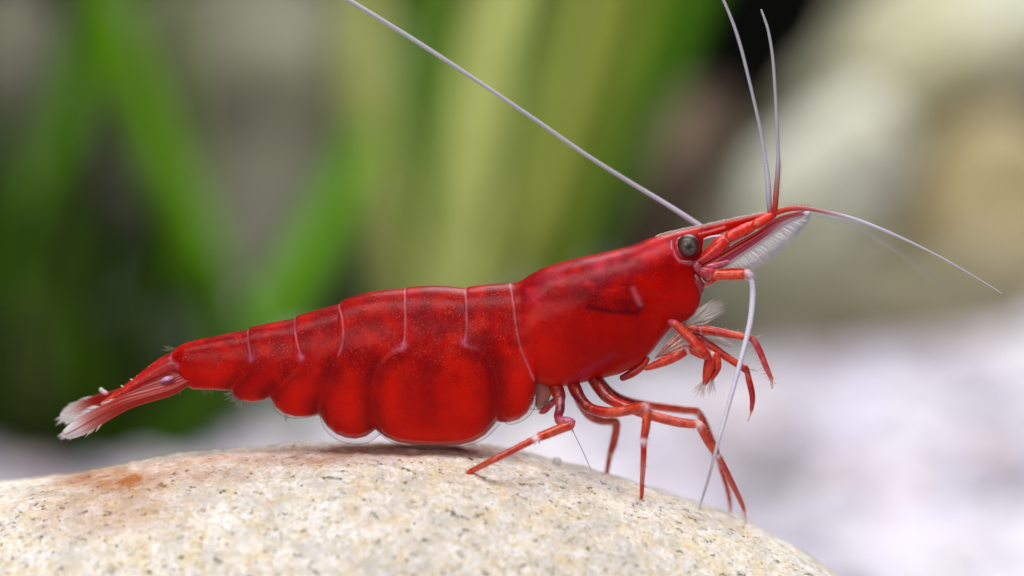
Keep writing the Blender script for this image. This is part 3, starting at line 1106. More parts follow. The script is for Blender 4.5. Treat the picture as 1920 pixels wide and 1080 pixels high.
# --- rostrum: clear crest with fine teeth
mb = MB()
for i in range(64):
    x = 1228 + i * 3.1 + random.uniform(-0.8, 0.8)
    y0 = float(np.interp(x, BX, T_))
    ln = random.uniform(9, 15) * (1.0 if x < 1390 else 0.7)
    hair(mb, x, y0 + 1, x + ln * 0.95, y0 - ln * 0.55, 1.0, random.uniform(-0.04, 0.04), col=(240, 232, 222), bend=0.08)
cr = [(1226, 444), (1250, 434), (1290, 425), (1340, 415), (1400, 402)]
q = resample(cr, 4.0)
tb = np.interp(q[:, 0], BX, T_) + 1.5
up = tb - 5.0 * np.sin(np.linspace(0.1, 3.0, len(q)))
v = np.vstack([P(q[:, 0], tb, -0.05), P(q[:, 0], up, -0.02), P(q[:, 0], up, 0.02), P(q[:, 0], tb, 0.05)])
n = len(q)
f = [[j * n + i, j * n + i + 1, (j + 1) * n + i + 1, (j + 1) * n + i] for j in range(3) for i in range(n - 1)]
mb.add(v, f, (*S(214, 200, 196), 0.55))
mb.build('rostrum_crest', M_SETA, root, kind='stuff')

# --- eyes
def make_eye(side):
    y = side * -0.62
    c = P(1290, 461, y)
    r = 21.6 * K
    v, f = [], []
    nu, nv = 40, 64
    for i in range(nu + 1):
        ph = math.pi * i / nu                      # 0 = outward pole
        for j in range(nv):
            t = 2 * math.pi * j / nv
            v.append((math.sin(ph) * math.cos(t), -side * math.cos(ph), math.sin(ph) * math.sin(t)))
    for i in range(nu):
        for j in range(nv):
            k = (j + 1) % nv
            f.append([i * nv + j, i * nv + k, (i + 1) * nv + k, (i + 1) * nv + j])
    v = np.array(v)
    rho = np.hypot(v[:, 0], v[:, 2])
    back = (v[:, 1] * -side) < 0
    rho = np.where(back, 1.0 + (1 - rho), rho)
    ang = np.arctan2(v[:, 2], v[:, 0])
    ca = np.tile(S(100, 82, 68), (len(v), 1))
    def mx(m, rgb):
        nonlocal ca
        m = np.clip(m, 0, 1)[:, None]
        ca = ca + (S(*rgb) - ca) * m
    mx(sstep(0.45, 0.8, rho), (40, 30, 26))
    spokes = 0.5 + 0.5 * np.cos(ang * 6 + 0.5)
    mx(np.exp(-((rho - 0.36) / 0.13) ** 2) * spokes ** 3 * 0.85, (34, 28, 30))
    mx(1 - sstep(0.20, 0.32, rho), (2, 1, 2))
    mx(np.exp(-((rho - 0.62) / 0.10) ** 2) * 0.35, (60, 50, 46))
    lowl = sstep(-0.1, 0.9, -v[:, 2] * 0.8 - v[:, 0] * 0.55)
    mx(lowl * sstep(0.55, 0.9, rho) * 0.95, (120, 12, 14))
    mx(sstep(0.70, 0.95, rho) * 0.85, (64, 18, 30))
    mx(sstep(1.0, 1.3, rho), (150, 14, 16))
    mb = MB()
    mb.add(v * r * np.array([1, 0.9, 1.0]) + c, f, ca)
    e = mb.build('eye', M_EYE, root)
    # stalk
    ms = MB()
    p0 = P(1268, 470, side * -0.20)
    p1 = P(1283, 465, side * -0.52)
    t = np.linspace(0, 1, 8)[:, None]
    sweep(ms, p0 + (p1 - p0) * t, np.linspace(20, 22.5, 8) * K, S(176, 18, 20), 20)
    ms.build('eye_stalk', M_LIMB, e)
    # clear skin round the facets
    mc = MB()
    mc.add(v * r * 1.10 * np.array([1, 0.9, 1]) + c + np.array([0.06e-3, 0, 0.0]), f, (*S(120, 70, 60), 0.05))
    mc.build('cornea', M_CLEAR, e)


make_eye(1)
make_eye(-1)
# clear shell edge that runs round the eye socket
mb = MB()
limb(mb, [(1259, 452, -0.62, 1.6, 224, 130, 150), (1259, 466, -0.72, 1.8, 228, 140, 160), (1265, 480, -0.78, 1.9, 228, 140, 160), (1279, 489, -0.76, 1.8, 226, 130, 140), (1296, 490, -0.66, 1.6, 220, 110, 120)], 2.0, 8)
limb(mb, [(1318, 449, -0.22, 1.4, 226, 190, 190), (1334, 444, -0.22, 2.0, 214, 206, 220), (1352, 443, -0.22, 2.6, 206, 206, 230), (1347, 452, -0.24, 1.6, 200, 190, 200), (1338, 463, -0.28, 1.2, 190, 150, 140)], 2.0, 8)
mb.build('socket_rim', M_LIMB, root)

# --- antennule stalks (three joints each) and their whips
def flat_seg(mb, p0, p1, r0, r1, col, y0, y1, bulge=1.12, flat=0.8):
    (x0, yy0), (x1, yy1) = p0, p1
    rows = []
    for t, k in ((0, 0.86), (0.08, 1.0), (0.3, bulge), (0.7, bulge), (0.92, 1.0), (1.0, 0.84)):
        rows.append((x0 + (x1 - x0) * t, yy0 + (yy1 - yy0) * t, y0 + (y1 - y0) * t, (r0 + (r1 - r0) * t) * k, *col))
    limb(mb, rows, 2.5, 14, flat)


LAV = (208, 203, 222)
LAV2 = (188, 186, 196)


def antennule(side, dx, dy, shade):
    y0 = side * -0.42
    y1 = side * -0.30
    mb = MB()
    c = lambda r, g, b: (r * shade, g * shade, b * shade)
    limb(mb, [(1304 + dx, 494 + dy, y0, 7, *c(178, 16, 22)), (1325 + dx, 482 + dy, y0, 12, *c(196, 14, 16)), (1345 + dx, 465 + dy, y0, 15, *c(214, 26, 12)), (1358 + dx, 452 + dy, y0, 13, *c(220, 36, 16)), (1362 + dx, 448 + dy, y0, 10.5, *c(214, 90, 90))], 2.5, 14, 0.8)
    flat_seg(mb, (1363 + dx, 447 + dy), (1411 + dx, 424 + dy), 10.5, 10.5, c(222, 34, 10), y0, y1)
    flat_seg(mb, (1413 + dx, 423 + dy), (1450 + dx, 403 + dy), 9.5, 8, c(224, 36, 12), y1, y1)
    st = mb.build('antennule', M_LIMB, root)
    return st


an1 = antennule(1, 0, 0, 1.0)
an2 = antennule(-1, 3, -3, 0.9)


def whip(name, ctrl, parent, rings=True, alpha=1.0):
    """ctrl rows: px, py, y mm, radius px, r,g,b ; fine ring joints along it"""
    rows = [list(c[:4]) + list(S(*c[4:7])) for c in ctrl]
    q = resample(rows, 1.6)
    pts = P(q[:, 0], q[:, 1], q[:, 2])
    n = len(q)
    rad = q[:, 3] * K
    if rings:
        ph = np.arange(n) % 3
        rad = rad * np.where(ph == 0, 0.94, 1.02)
    cc = np.clip(np.hstack([q[:, 4:7], np.full((n, 1), alpha)]), 0, 1)
    if rings:
        cc[:, :3] *= np.where(np.arange(n) % 3 == 0, 0.86, 1.04)[:, None]
    mb = MB()
    sweep(mb, pts, rad, np.clip(cc, 0, 1), 8)
    return mb.build(name, M_WHIP, parent)


RB = (206, 40, 26)
whip('whip', [(1444, 400, -0.20, 4.6, 206, 60, 50), (1442, 380, -0.25, 5.0, 190, 178, 196), (1440, 345, -0.3, 5.2, *LAV), (1436, 306, -0.35, 3.8, *LAV), (1425, 240, -0.4, 3.3, *LAV2), (1408, 165, -0.4, 3.0, *LAV2), (1388, 85, -0.4, 3.2, *LAV2), (1370, 32, -0.4, 2.9, *LAV2), (1350, -12, -0.4, 2.7, *LAV2), (1320, -60, -0.4, 2.5, *LAV2)], an2)
whip('whip', [(1452, 402, -0.32, 5.2, *RB), (1454, 380, -0.4, 5.4, 200, 70, 56), (1456, 352, -0.45, 5.2, 190, 120, 116), (1459, 312, -0.5, 4.6, 186, 170, 184), (1459, 290, -0.5, 3.6, *LAV2), (1457, 240, -0.5, 3.4, *LAV2), (1454, 180, -0.5, 3.0, *LAV2), (1449, 110, -0.5, 2.8, *LAV2), (1441, 60, -0.5, 2.6, *LAV2), (1433, 34, -0.5, 2.3, *LAV2), (1427, 18, -0.5, 1.6, *LAV2)], an1)
whip('whip', [(1455, 400, -0.35, 4.4, *RB), (1466, 395, -0.4, 5.2, 214, 50, 26), (1485, 391, -0.5, 4.8, 210, 60, 46), (1510, 391, -0.6, 4.2, 196, 90, 90), (1545, 397, -0.7, 3.6, 190, 130, 140), (1600, 410, -0.8, 3.2, *LAV), (1660, 433, -0.9, 2.8, *LAV), (1720, 460, -0.9, 2.0, *LAV), (1780, 491, -0.9, 1.6, *LAV), (1840, 526, -0.9, 1.1, *LAV), (1878, 550, -0.9, 0.9, *LAV)], an1)
whip('whip', [(1458, 398, 0.30, 4.2, *RB), (1490, 393, 1.2, 4.0, 196, 110, 110), (1530, 402, 2.4, 3.6, *LAV2), (1590, 420, 4.0, 3.0, *LAV2), (1650, 450, 6.0, 2.6, *LAV2), (1710, 490, 8.0, 2.2, *LAV2), (1770, 540, 10.0, 1.8, *LAV2)], an2, alpha=0.3)
mb = MB()
for i in range(22):
    t = i / 21
    y = 306 + 66 * t
    x = 1463 - 5 * t
    hair(mb, x - 2, y, x + random.uniform(5, 9), y - random.uniform(1, 5), 0.6, -0.48, col=(200, 180, 170))
for i in range(9):
    x = 1478 + i * 5.2
    hair(mb, x, 388, x - random.uniform(0, 3), 388 - random.uniform(6, 13), 0.6, -0.5, col=(200, 170, 160))
mb.build('bristles', M_SETA, an1, kind='stuff')

# --- antennal scales: thin blades with a dense pale fringe
def antennal_scale(side, dx, dy):
    yb = side * -0.52
    upper = [(1308, 498), (1340, 482), (1380, 459), (1420, 436), (1452, 414), (1478, 405), (1506, 400)]
    lower = [(1316, 518), (1351, 502), (1384, 481), (1418, 458), (1453, 433), (1479, 415), (1508, 403)]
    U = resample(upper, 3.0)
    Lw = resample(lower, 3.0)
    t = np.linspace(0, 1, 70)
    U = np.stack([np.interp(t, np.linspace(0, 1, len(U)), U[:, i]) for i in (0, 1)], -1)
    Lw = np.stack([np.interp(t, np.linspace(0, 1, len(Lw)), Lw[:, i]) for i in (0, 1)], -1)
    mb = MB()
    rows = 9
    v, f, c = [], [], []
    for s, dyy in ((0, -0.035), (1, 0.035)):
        for j in range(rows):
            w = j / (rows - 1)
            xy = U * (1 - w) + Lw * w + np.array([dx, dy])
            bul = math.sin(math.pi * w) * -0.05 + dyy * math.sin(math.pi * min(max(w, 0.06), 0.94))
            v.append(P(xy[:, 0], xy[:, 1], yb + side * bul))
            cc = np.zeros((70, 4))
            ctip = sstep(0.55, 0.95, t)[:, None]
            inner = S(196, 40, 60) * (1 - ctip) + S(214, 150, 170) * ctip
            if w < 0.42:
                inner = S(186, 20, 30) * (1 - ctip) + S(196, 80, 90) * ctip
            if 0.3 < w < 0.45:
                inner = inner * 0.6
            if w > 0.55:
                inner = S(206, 92, 126) * (1 - ctip) + S(224, 206, 220) * ctip
            cc[:, :3] = inner
            cc[:, 3] = (0.95 - 0.35 * ctip[:, 0]) * (1 - 0.25 * w)
            c.append(cc)
    for s in (0, 1):
        o = s * rows * 70
        for j in range(rows - 1):
            for i in range(69):
                q = [o + j * 70 + i, o + j * 70 + i + 1, o + (j + 1) * 70 + i + 1, o + (j + 1) * 70 + i]
                f.append(q if s else q[::-1])
    mb.add(np.vstack(v), f, np.vstack(c))
    # stiff ribs
    for w, rr, cc_ in ((0.02, 1.6, (196, 20, 30)), (0.40, 1.8, (206, 34, 36)), (0.62, 1.2, (150, 20, 60)), (0.97, 1.2, (226, 170, 190))):
        xy = U * (1 - w) + Lw * w + np.array([dx, dy])
        sweep(mb, P(xy[:, 0], xy[:, 1], yb - side * 0.06), rr * K * (1 - 0.5 * t), (*S(*cc_), 1.0), 6)
    sc = mb.build('antennal_scale', M_CLEAR, root)
    mh = MB()
    for i in range(560):
        s = 0.14 + 0.86 * random.random()
        x0 = np.interp(s, t, Lw[:, 0]) + dx
        y0 = np.interp(s, t, Lw[:, 1]) + dy - 1
        ln = 44 * math.sin(math.pi * (0.08 + 0.80 * s)) ** 0.7 * random.uniform(0.94, 1.04)
        if s > 0.93:
            ln *= 0.55 + (1 - s) * 4
        an = math.radians(52 - 40 * (s - 0.2) + (s > 0.9) * -26 * (s - 0.9) * 10 + random.uniform(-5, 5))
        hair(mh, x0, y0, x0 + ln * math.cos(an), y0 + ln * math.sin(an), 1.6, yb, yb + random.uniform(-0.12, 0.12), (253, 250, 252), random.uniform(-0.05, 0.08))
    o = mh.build('fringe', M_FRINGE, sc, kind='stuff')


M_FRINGE = mat_clear('soft_fringe', 0.46, 0.5, 0.35, 0.1)
antennal_scale(1, 0, 0)
antennal_scale(-1, 2, -4)

# --- big antennae
def antenna_base(side, dx=0, dy=0):
    mb = MB()
    y = side * -0.62
    limb(mb, [(1296 + dx, 490 + dy, y * 0.8, 5, 176, 90, 120), (1303 + dx, 496 + dy, y * 0.95, 8, 150, 30, 60), (1308 + dx, 502 + dy, y, 9, 176, 60, 90), (1312 + dx, 508 + dy, y, 6, 190, 110, 130)], 2.0, 14, 0.7)
    limb(mb, [(1310 + dx, 506 + dy, y, 7, 170, 30, 60), (1320 + dx, 510 + dy, y * 1.05, 11, 178, 30, 58), (1331 + dx, 512 + dy, y * 1.05, 11, 196, 44, 78), (1339 + dx, 514 + dy, y * 1.02, 9, 184, 26, 46)], 2.0, 14, 0.7)
    limb(mb, [(1326 + dx, 499 + dy, y * 1.05, 3, 206, 110, 140), (1345 + dx, 497 + dy, y * 1.02, 5.5, 200, 80, 112), (1366 + dx, 490 + dy, y * 0.95, 3, 206, 110, 136)], 2.0, 12, 0.6)
    limb(mb, [(1303 + dx, 515 + dy, y * 0.75, 9, 146, 20, 34), (1311 + dx, 527 + dy, y * 0.8, 11, 156, 30, 48), (1312 + dx, 541 + dy, y * 0.7, 9, 150, 22, 34), (1308 + dx, 554 + dy, y * 0.5, 6, 140, 10, 14)], 2.0, 14, 0.7)
    limb(mb, [(1314 + dx, 516 + dy, y * 1.0, 1.2, 226, 150, 160), (1318 + dx, 526 + dy, y * 1.0, 1.6, 230, 170, 170), (1326 + dx, 532 + dy, y * 1.0, 1.2, 226, 150, 150)], 2.0, 8)
    limb(mb, [(1318 + dx, 540 + dy, y * 0.8, 2.0, 224, 170, 150), (1330 + dx, 531 + dy, y, 3.4, 196, 40, 30), (1345 + dx, 526 + dy, y, 2.2, 214, 90, 70)], 2.5, 8)
    flat_seg(mb, (1336 + dx, 516 + dy), (1397 + dx, 515 + dy), 10, 10.5, (220, 64, 20), y, y * 1.15, 1.0, 0.9)
    limb(mb, [(1336 + dx, 507 + dy, y * 1.05, 1.6, 150, 14, 20), (1370 + dx, 504 + dy, y * 1.12, 1.8, 160, 14, 20), (1400 + dx, 505 + dy, y * 1.15, 1.4, 150, 20, 24)], 3, 6)
    limb(mb, [(1394 + dx, 515 + dy, y * 1.15, 9.5, 214, 96, 80), (1399 + dx, 515 + dy, y * 1.16, 11, 214, 170, 186), (1405 + dx, 517 + dy, y * 1.18, 10, 212, 196, 214), (1409 + dx, 524 + dy, y * 1.2, 7.5, *LAV)], 1.5, 14)
    return mb.build('antenna', M_LIMB, root)


ant1 = antenna_base(1)
ant2 = antenna_base(-1, 2, -4)
tip_y = on_stone(1311, 957)
whip('whip', [(1405, 514, -0.72, 5.6, *LAV), (1411, 535, -0.85, 5.9, *LAV), (1411, 562, -1.0, 5.7, 226, 222, 240), (1407, 600, -1.3, 5.4, 226, 222, 240), (1397, 645, -1.7, 5.0, 226, 222, 240), (1381, 705, -2.2, 4.5, 226, 222, 240), (1362, 775, -2.6, 4.0, 230, 226, 240), (1343, 842, -2.6, 3.4, 230, 226, 240), (1326, 905, tip_y - 0.6, 2.8, 206, 202, 220), (1313, 945, tip_y - 0.1, 2.3, 212, 208, 222), (1306, 975, on_stone(1306, 975) - 0.05, 2.4, 218, 212, 218), (1298, 1010, on_stone(1298, 1010) - 0.04, 1.8, 226, 218, 210)], ant1)
whip('whip', [(1398, 508, 0.8, 5.0, *LAV), (1385, 480, 1.0, 5.0, *LAV), (1345, 447, 1.1, 5.0, *LAV), (1304, 418, 1.2, 5.0, *LAV), (1250, 383, 1.2, 4.4, *LAV), (1180, 341, 1.2, 4.2, *LAV2), (1100, 291, 1.2, 4.0, *LAV2), (1020, 236, 1.2, 3.9, *LAV2), (960, 195, 1.2, 3.8, *LAV2), (880, 142, 1.2, 3.8, *LAV2), (800, 90, 1.2, 4.2, *LAV2), (720, 40, 1.2, 4.1, *LAV2), (650, -2, 1.2, 4.0, *LAV2), (560, -52, 1.2, 3.9, *LAV2)], ant2)
mb = MB()
for i in range(10):
    a = math.radians(-60 + 13 * i)
    hair(mb, 1402, 510 + i * 0.8, 1402 + 20 * math.cos(a) * random.uniform(0.7, 1.1), 510 + 20 * math.sin(a) * random.uniform(0.7, 1.0), 0.7, -0.72, col=(222, 206, 180))
mb.build('bristles', M_SETA, ant1, kind='stuff')

# --- mouth brushes
def tuft(name, x0, y0, x1, y1, spread, n, ymm, col, r=0.9, parent=None, length_j=0.25, mat=None):
    mb = MB()
    dx, dy = x1 - x0, y1 - y0
    L = math.hypot(dx, dy)
    ux, uy = dx / L, dy / L
    for i in range(n):
        s = random.uniform(-1, 1)
        st = random.uniform(0, 0.35)
        xa, ya = x0 + dx * st - uy * s * 4, y0 + dy * st + ux * s * 4
        ln = L * random.uniform(1 - length_j, 1.0) * (1 - 0.18 * s * s)
        an = s * spread
        ca, sa = math.cos(an), math.sin(an)
        ex_, ey_ = ux * ca - uy * sa, ux * sa + uy * ca
        hair(mb, xa, ya, x0 + ex_ * ln, y0 + ey_ * ln, r, ymm + random.uniform(-0.1, 0.1), ymm + random.uniform(-0.25, 0.25), col, random.uniform(-0.08, 0.08))
    return mb.build(name, mat or M_FRINGE, parent or root, kind='stuff')


tuft('mouth_brush', 1284, 612, 1366, 562, 0.26, 170, -0.35, (248, 244, 238), 1.2)
tuft('mouth_brush', 1318, 632, 1392, 652, 0.12, 70, -0.2, (248, 244, 240), 1.1)

# --- front claws and mouth legs
A1 = (208, 52, 22)
A2 = (186, 26, 14)
PK = (198, 90, 110)
PALE = (222, 190, 190)


def claw_leg(side, dx, dy, sh=1.0):
    y = side * -0.9
    mb = MB()
    c = lambda t: tuple(x * sh for x in t)
    limb(mb, [(1165 + dx, 710 + dy, y * 0.6, 6, *c((150, 16, 18))), (1185 + dx, 700 + dy, y * 0.7, 8, *c((170, 18, 18))), (1203 + dx, 688 + dy, y * 0.8, 7, *c(A2)), (1215 + dx, 672 + dy, y * 0.9, 5, *c(A2))], 2.5, 12, 0.8)
    limb(mb, [(1209 + dx, 692 + dy, y, 3.5, *c(A2)), (1222 + dx, 687 + dy, y, 6.5, *c((206, 50, 20))), (1250 + dx, 676 + dy, y * 1.1, 9.5, *c(A1)), (1272 + dx, 665 + dy, y * 1.2, 10, *c(A1)), (1284 + dx, 659 + dy, y * 1.2, 8.5, *c(A2)), (1289 + dx, 657 + dy, y * 1.2, 7.5, *c(PALE)), (1294 + dx, 655 + dy, y * 1.2, 9, *c(A1)), (1304 + dx, 658 + dy, y * 1.25, 10, *c(A1)), (1318 + dx, 665 + dy, y * 1.3, 9, *c(A2)), (1328 + dx, 668 + dy, y * 1.3, 6, *c(PALE))], 2.5, 12, 0.8)
    leg = mb.build('claw_leg', M_LIMB, root)
    mh = MB()
    limb(mh, [(1334 + dx, 662 + dy, y * 1.3, 8, *c(PALE)), (1334 + dx, 672 + dy, y * 1.3, 12, *c(A1)), (1330 + dx, 688 + dy, y * 1.3, 11.5, *c((210, 56, 20))), (1326 + dx, 704 + dy, y * 1.3, 9, *c(A1)), (1323 + dx, 716 + dy, y * 1.3, 6, *c(A2)), (1321 + dx, 722 + dy, y * 1.3, 3, *c((170, 60, 40)))], 2.0, 12, 0.7)
    mh.build('claw', M_LIMB, leg)
    mf = MB()
    limb(mf, [(1342 + dx, 664 + dy, y * 1.38, 6, *c(A1)), (1346 + dx, 676 + dy, y * 1.4, 6.5, *c(A1)), (1346 + dx, 690 + dy, y * 1.4, 6, *c(A2)), (1340 + dx, 703 + dy, y * 1.38, 4.5, *c(A2)), (1332 + dx, 716 + dy, y * 1.36, 2.2, *c((190, 110, 90)))], 2.0, 10, 0.8)
    mf.build('claw_finger', M_LIMB, leg)
    tuft('claw_brush', 1322 + dx, 714 + dy, 1302 + dx, 752 + dy, 0.5, 70, y * 1.3, (248, 240, 238), 1.3, leg, 0.4, M_WISP)
    tuft('claw_brush', 1334 + dx, 708 + dy, 1334 + dx, 748 + dy, 0.35, 50, y * 1.3, (248, 240, 238), 1.3, leg, 0.4, M_WISP)
    return leg


M_WISP = mat_clear('thin_wisp', 0.2, 0.5, 0.5, 0.1)
claw_leg(1, 0, 0)

# upper arm lying across the cheek, to the second near claw
mb = MB()
limb(mb, [(1256, 604, -1.0, 5, 196, 120, 160), (1262, 606, -1.25, 7.5, 190, 70, 90), (1272, 613, -1.3, 8.5, *A1), (1290, 630, -1.4, 9, *A1), (1305, 645, -1.5, 9.5, 200, 34, 16), (1318, 660, -1.5, 10, 204, 40, 16), (1326, 668, -1.45, 9, *A2), (1331, 671, -1.4, 5, *A2)], 2.5, 12, 0.85)
mb.build('arm', M_LIMB, root)

# upper bristly mouth leg
mb = MB()
limb(mb, [(1282, 612, -0.3, 6, *A2), (1296, 615, -0.35, 8, *A2), (1309, 618, -0.4, 8, 176, 26, 24), (1313, 618, -0.4, 6.5, 196, 130, 150), (1318, 618, -0.4, 8.5, *A1), (1345, 622, -0.5, 8, *A2), (1375, 628, -0.6, 7.5, *A1), (1402, 633, -0.7, 6.8, *A2), (1409, 635, -0.72, 6, 190, 70, 70), (1414, 640, -0.74, 6.5, 206, 110, 120), (1421, 652, -0.76, 6.5, 196, 60, 72), (1430, 672, -0.8, 6, 194, 62, 74), (1438, 692, -0.82, 5.2, 196, 70, 80), (1445, 708, -0.84, 4.0, 200, 100, 104), (1447, 716, -0.84, 3.0, 222, 196, 190), (1447, 728, -0.85, 2.0, 224, 214, 208)], 2.2, 12)
lg = mb.build('mouth_leg', M_LIMB, root)
mb = MB()
for i in range(26):
    t = i / 25
    x, y = 1411 + 36 * t, 638 + 78 * t
    s = 1 if i % 2 else -1
    hair(mb, x + 4 * s, y, x + s * random.uniform(9, 15), y + random.uniform(-6, 8), 0.9, -0.8, col=(226, 206, 196))
for x0, y0, x1, y1 in ((1411, 634, 1434, 626), (1409, 637, 1428, 630), (1320, 613, 1316, 607), (1340, 615, 1338, 610), (1360, 618, 1362, 612), (1382, 622, 1386, 616)):
    hair(mb, x0, y0, x1, y1, 1.0, -0.72, col=(228, 210, 190))
mb.build('bristles', M_SETA, lg, kind='stuff')

# lower mouth leg
mb = MB()
limb(mb, [(1300, 626, -0.1, 7, 170, 24, 26), (1314, 634, -0.15, 9, 176, 30, 40), (1325, 643, -0.2, 8, 190, 70, 90), (1334, 650, -0.25, 8, *A1), (1355, 665, -0.35, 7.5, *A2), (1378, 680, -0.45, 7, *A1), (1392, 689, -0.5, 6.5, *A2), (1397, 692, -0.5, 7.5, 170, 14, 14), (1401, 698, -0.5, 5.5, 190, 60, 60), (1404, 712, -0.5, 6, *A2), (1409, 732, -0.5, 6, 180, 26, 16), (1411, 750, -0.5, 5.2, 176, 28, 16), (1409, 768, -0.5, 3.6, 190, 70, 50), (1408, 774, -0.5, 2.0, 214, 160, 120), (1402, 790, -0.5, 1.0, 214, 200, 190)], 2.2, 12)
lg = mb.build('mouth_leg', M_LIMB, root)
mb = MB()
for x0, y0, x1, y1 in ((1402, 692, 1424, 697), (1402, 693, 1418, 694), (1370, 670, 1374, 664)):
    hair(mb, x0, y0, x1, y1, 1.0, -0.5, col=(228, 214, 200))
mb.build('bristles', M_SETA, lg, kind='stuff')

# pale gill feathers between the arm and the carapace
mb = MB()
for i in range(9):
    t = i / 8
    cA = [(214, 120, 120), (232, 190, 180), (206, 80, 80), (236, 214, 200)][i % 4]
    limb(mb, [(1228 + 18 * t, 672 - 6 * t, -0.9, 1.2, *cA), (1250 + 18 * t, 646 + 14 * t, -1.1, 2.4, *cA), (1272 + 20 * t, 622 + 34 * t, -1.15, 1.4, *cA)], 3, 6)
mb.build('gill_feather', M_LIMB, root, kind='stuff')

# --- walking legs
DR = (128, 16, 24)
DP = (136, 40, 60)
OR = (208, 72, 42)
O2 = (192, 48, 30)
JT = (238, 206, 214)


def walk(ctrl, name='walking_leg', step=2.4, flat=1.0):
    mb = MB()
    limb(mb, ctrl, step, 14, flat)
    o = mb.build(name, M_LIMB, root)
    mh = MB()
    for (a_, b2) in zip(ctrl[6:-1], ctrl[7:]):
        for _ in range(3):
            t = random.random()
            x, y, z = [a_[k] + (b2[k] - a_[k]) * t for k in range(3)]
            rr = a_[3]
            an = math.atan2(b2[1] - a_[1], b2[0] - a_[0]) + random.choice([-1, 1]) * random.uniform(0.9, 1.4)
            hair(mh, x + math.cos(an) * rr * 0.8, y + math.sin(an) * rr * 0.8, x + math.cos(an) * (rr + random.uniform(4, 9)), y + math.sin(an) * (rr + random.uniform(4, 9)), 0.6, z, col=(226, 190, 176))
    mh.build('bristles', M_SETA, o, kind='stuff')
    return o


fy = on_stone(872, 889)
# rear near leg, thrown back onto the stone
walk([(1040, 712, -0.7, 13, *DR), (1044, 730, -0.9, 13.5, 170, 36, 24), (1049, 744, -1.1, 12, 176, 40, 26), (1050, 750, -1.2, 9.5, *DP), (1050, 768, -1.5, 9, 120, 30, 56), (1047, 778, -1.7, 8.5, *DP), (1050, 788, -2.0, 9.5, 160, 60, 84), (1062, 792, -2.2, 10.5, 196, 120, 150), (1070, 793, -2.3, 10, 200, 110, 140), (1066, 798, -2.35, 9.5, 206, 70, 50), (1052, 803, -2.45, 9.2, *OR), (1030, 812, -2.6, 8.8, 206, 76, 40), (1012, 819, -2.7, 8.4, *OR), (1006, 822, -2.75, 6, *JT), (1001, 824, -2.8, 6.2, *JT), (995, 827, -2.82, 6.6, 196, 70, 60), (960, 845, -2.95, 6.3, *O2), (920, 865, -3.1, 6.0, 200, 70, 46), (890, 880, fy - 0.12, 5.2, 198, 56, 36), (878, 886, fy - 0.06, 4.2, 206, 66, 40), (872, 889, fy - 0.02, 2.0, 214, 150, 120), (858, 894, on_stone(858, 894) - 0.02, 0.8, 220, 196, 170)])
# next near leg, straight down
fy = on_stone(1202, 940)
walk([(1072, 714, -0.75, 12, *DR), (1080, 733, -1.0, 12.5, 170, 30, 22), (1086, 744, -1.2, 11, *DR), (1096, 757, -1.5, 10.5, 110, 12, 22), (1110, 767, -1.8, 10, 150, 20, 22), (1130, 772, -2.1, 10, *A2), (1155, 773, -2.4, 9.6, *OR), (1185, 768, -2.6, 9.2, *O2), (1203, 763, -2.75, 9, *OR), (1211, 762, -2.8, 8.5, 206, 150, 176), (1213, 768, -2.85, 8.5, 206, 120, 130), (1213, 778, -2.85, 8.6, *OR), (1211, 800, -2.9, 8.2, *OR), (1208, 818, -2.9, 7.2, *O2), (1207, 824, -2.9, 6.4, *JT), (1207, 830, -2.9, 5.6, *JT), (1207, 838, -2.88, 5.8, *O2), (1206, 870, -2.7, 5.4, 200, 70, 46), (1204, 905, fy - 0.35, 4.6, *O2), (1203, 928, fy - 0.08, 3.8, 196, 60, 40), (1202, 938, fy - 0.03, 2.6, 214, 150, 130), (1200, 950, on_stone(1200, 950) - 0.02, 1.2, 214, 180, 160)])
# foremost near leg
walk([(1112, 708, -0.75, 13, *DR), (1124, 726, -1.0, 13, 150, 20, 22), (1136, 742, -1.3, 11.5, *DR), (1152, 753, -1.5, 10, *A2), (1175, 763, -1.8, 9.5, *O2), (1205, 774, -2.1, 9.6, *OR), (1240, 784, -2.3, 9.6, *OR), (1275, 792, -2.4, 9.2, *O2), (1300, 795, -2.45, 8.6, *OR), (1308, 795, -2.45, 7.4, *JT), (1313, 798, -2.45, 7.6, 216, 160, 160), (1317, 806, -2.4, 9, *OR), (1326, 822, -2.2, 9.6, *O2), (1336, 838, -2.0, 9.2, *OR), (1341, 846, -1.9, 7.6, 170, 50, 50), (1345, 853, -1.8, 6, *JT), (1350, 861, -1.7, 6.0, *O2), (1362, 885, -1.3, 6.0, 190, 46, 28), (1377, 915, -0.7, 5.6, *O2), (1388, 938, -0.2, 4.8, 196, 54, 36), (1394, 953, 0.1, 3.8, 206, 70, 50), (1396, 962, 0.2, 2.8, 220, 180, 170), (1398, 982, 0.4, 1.4, 222, 206, 200)])
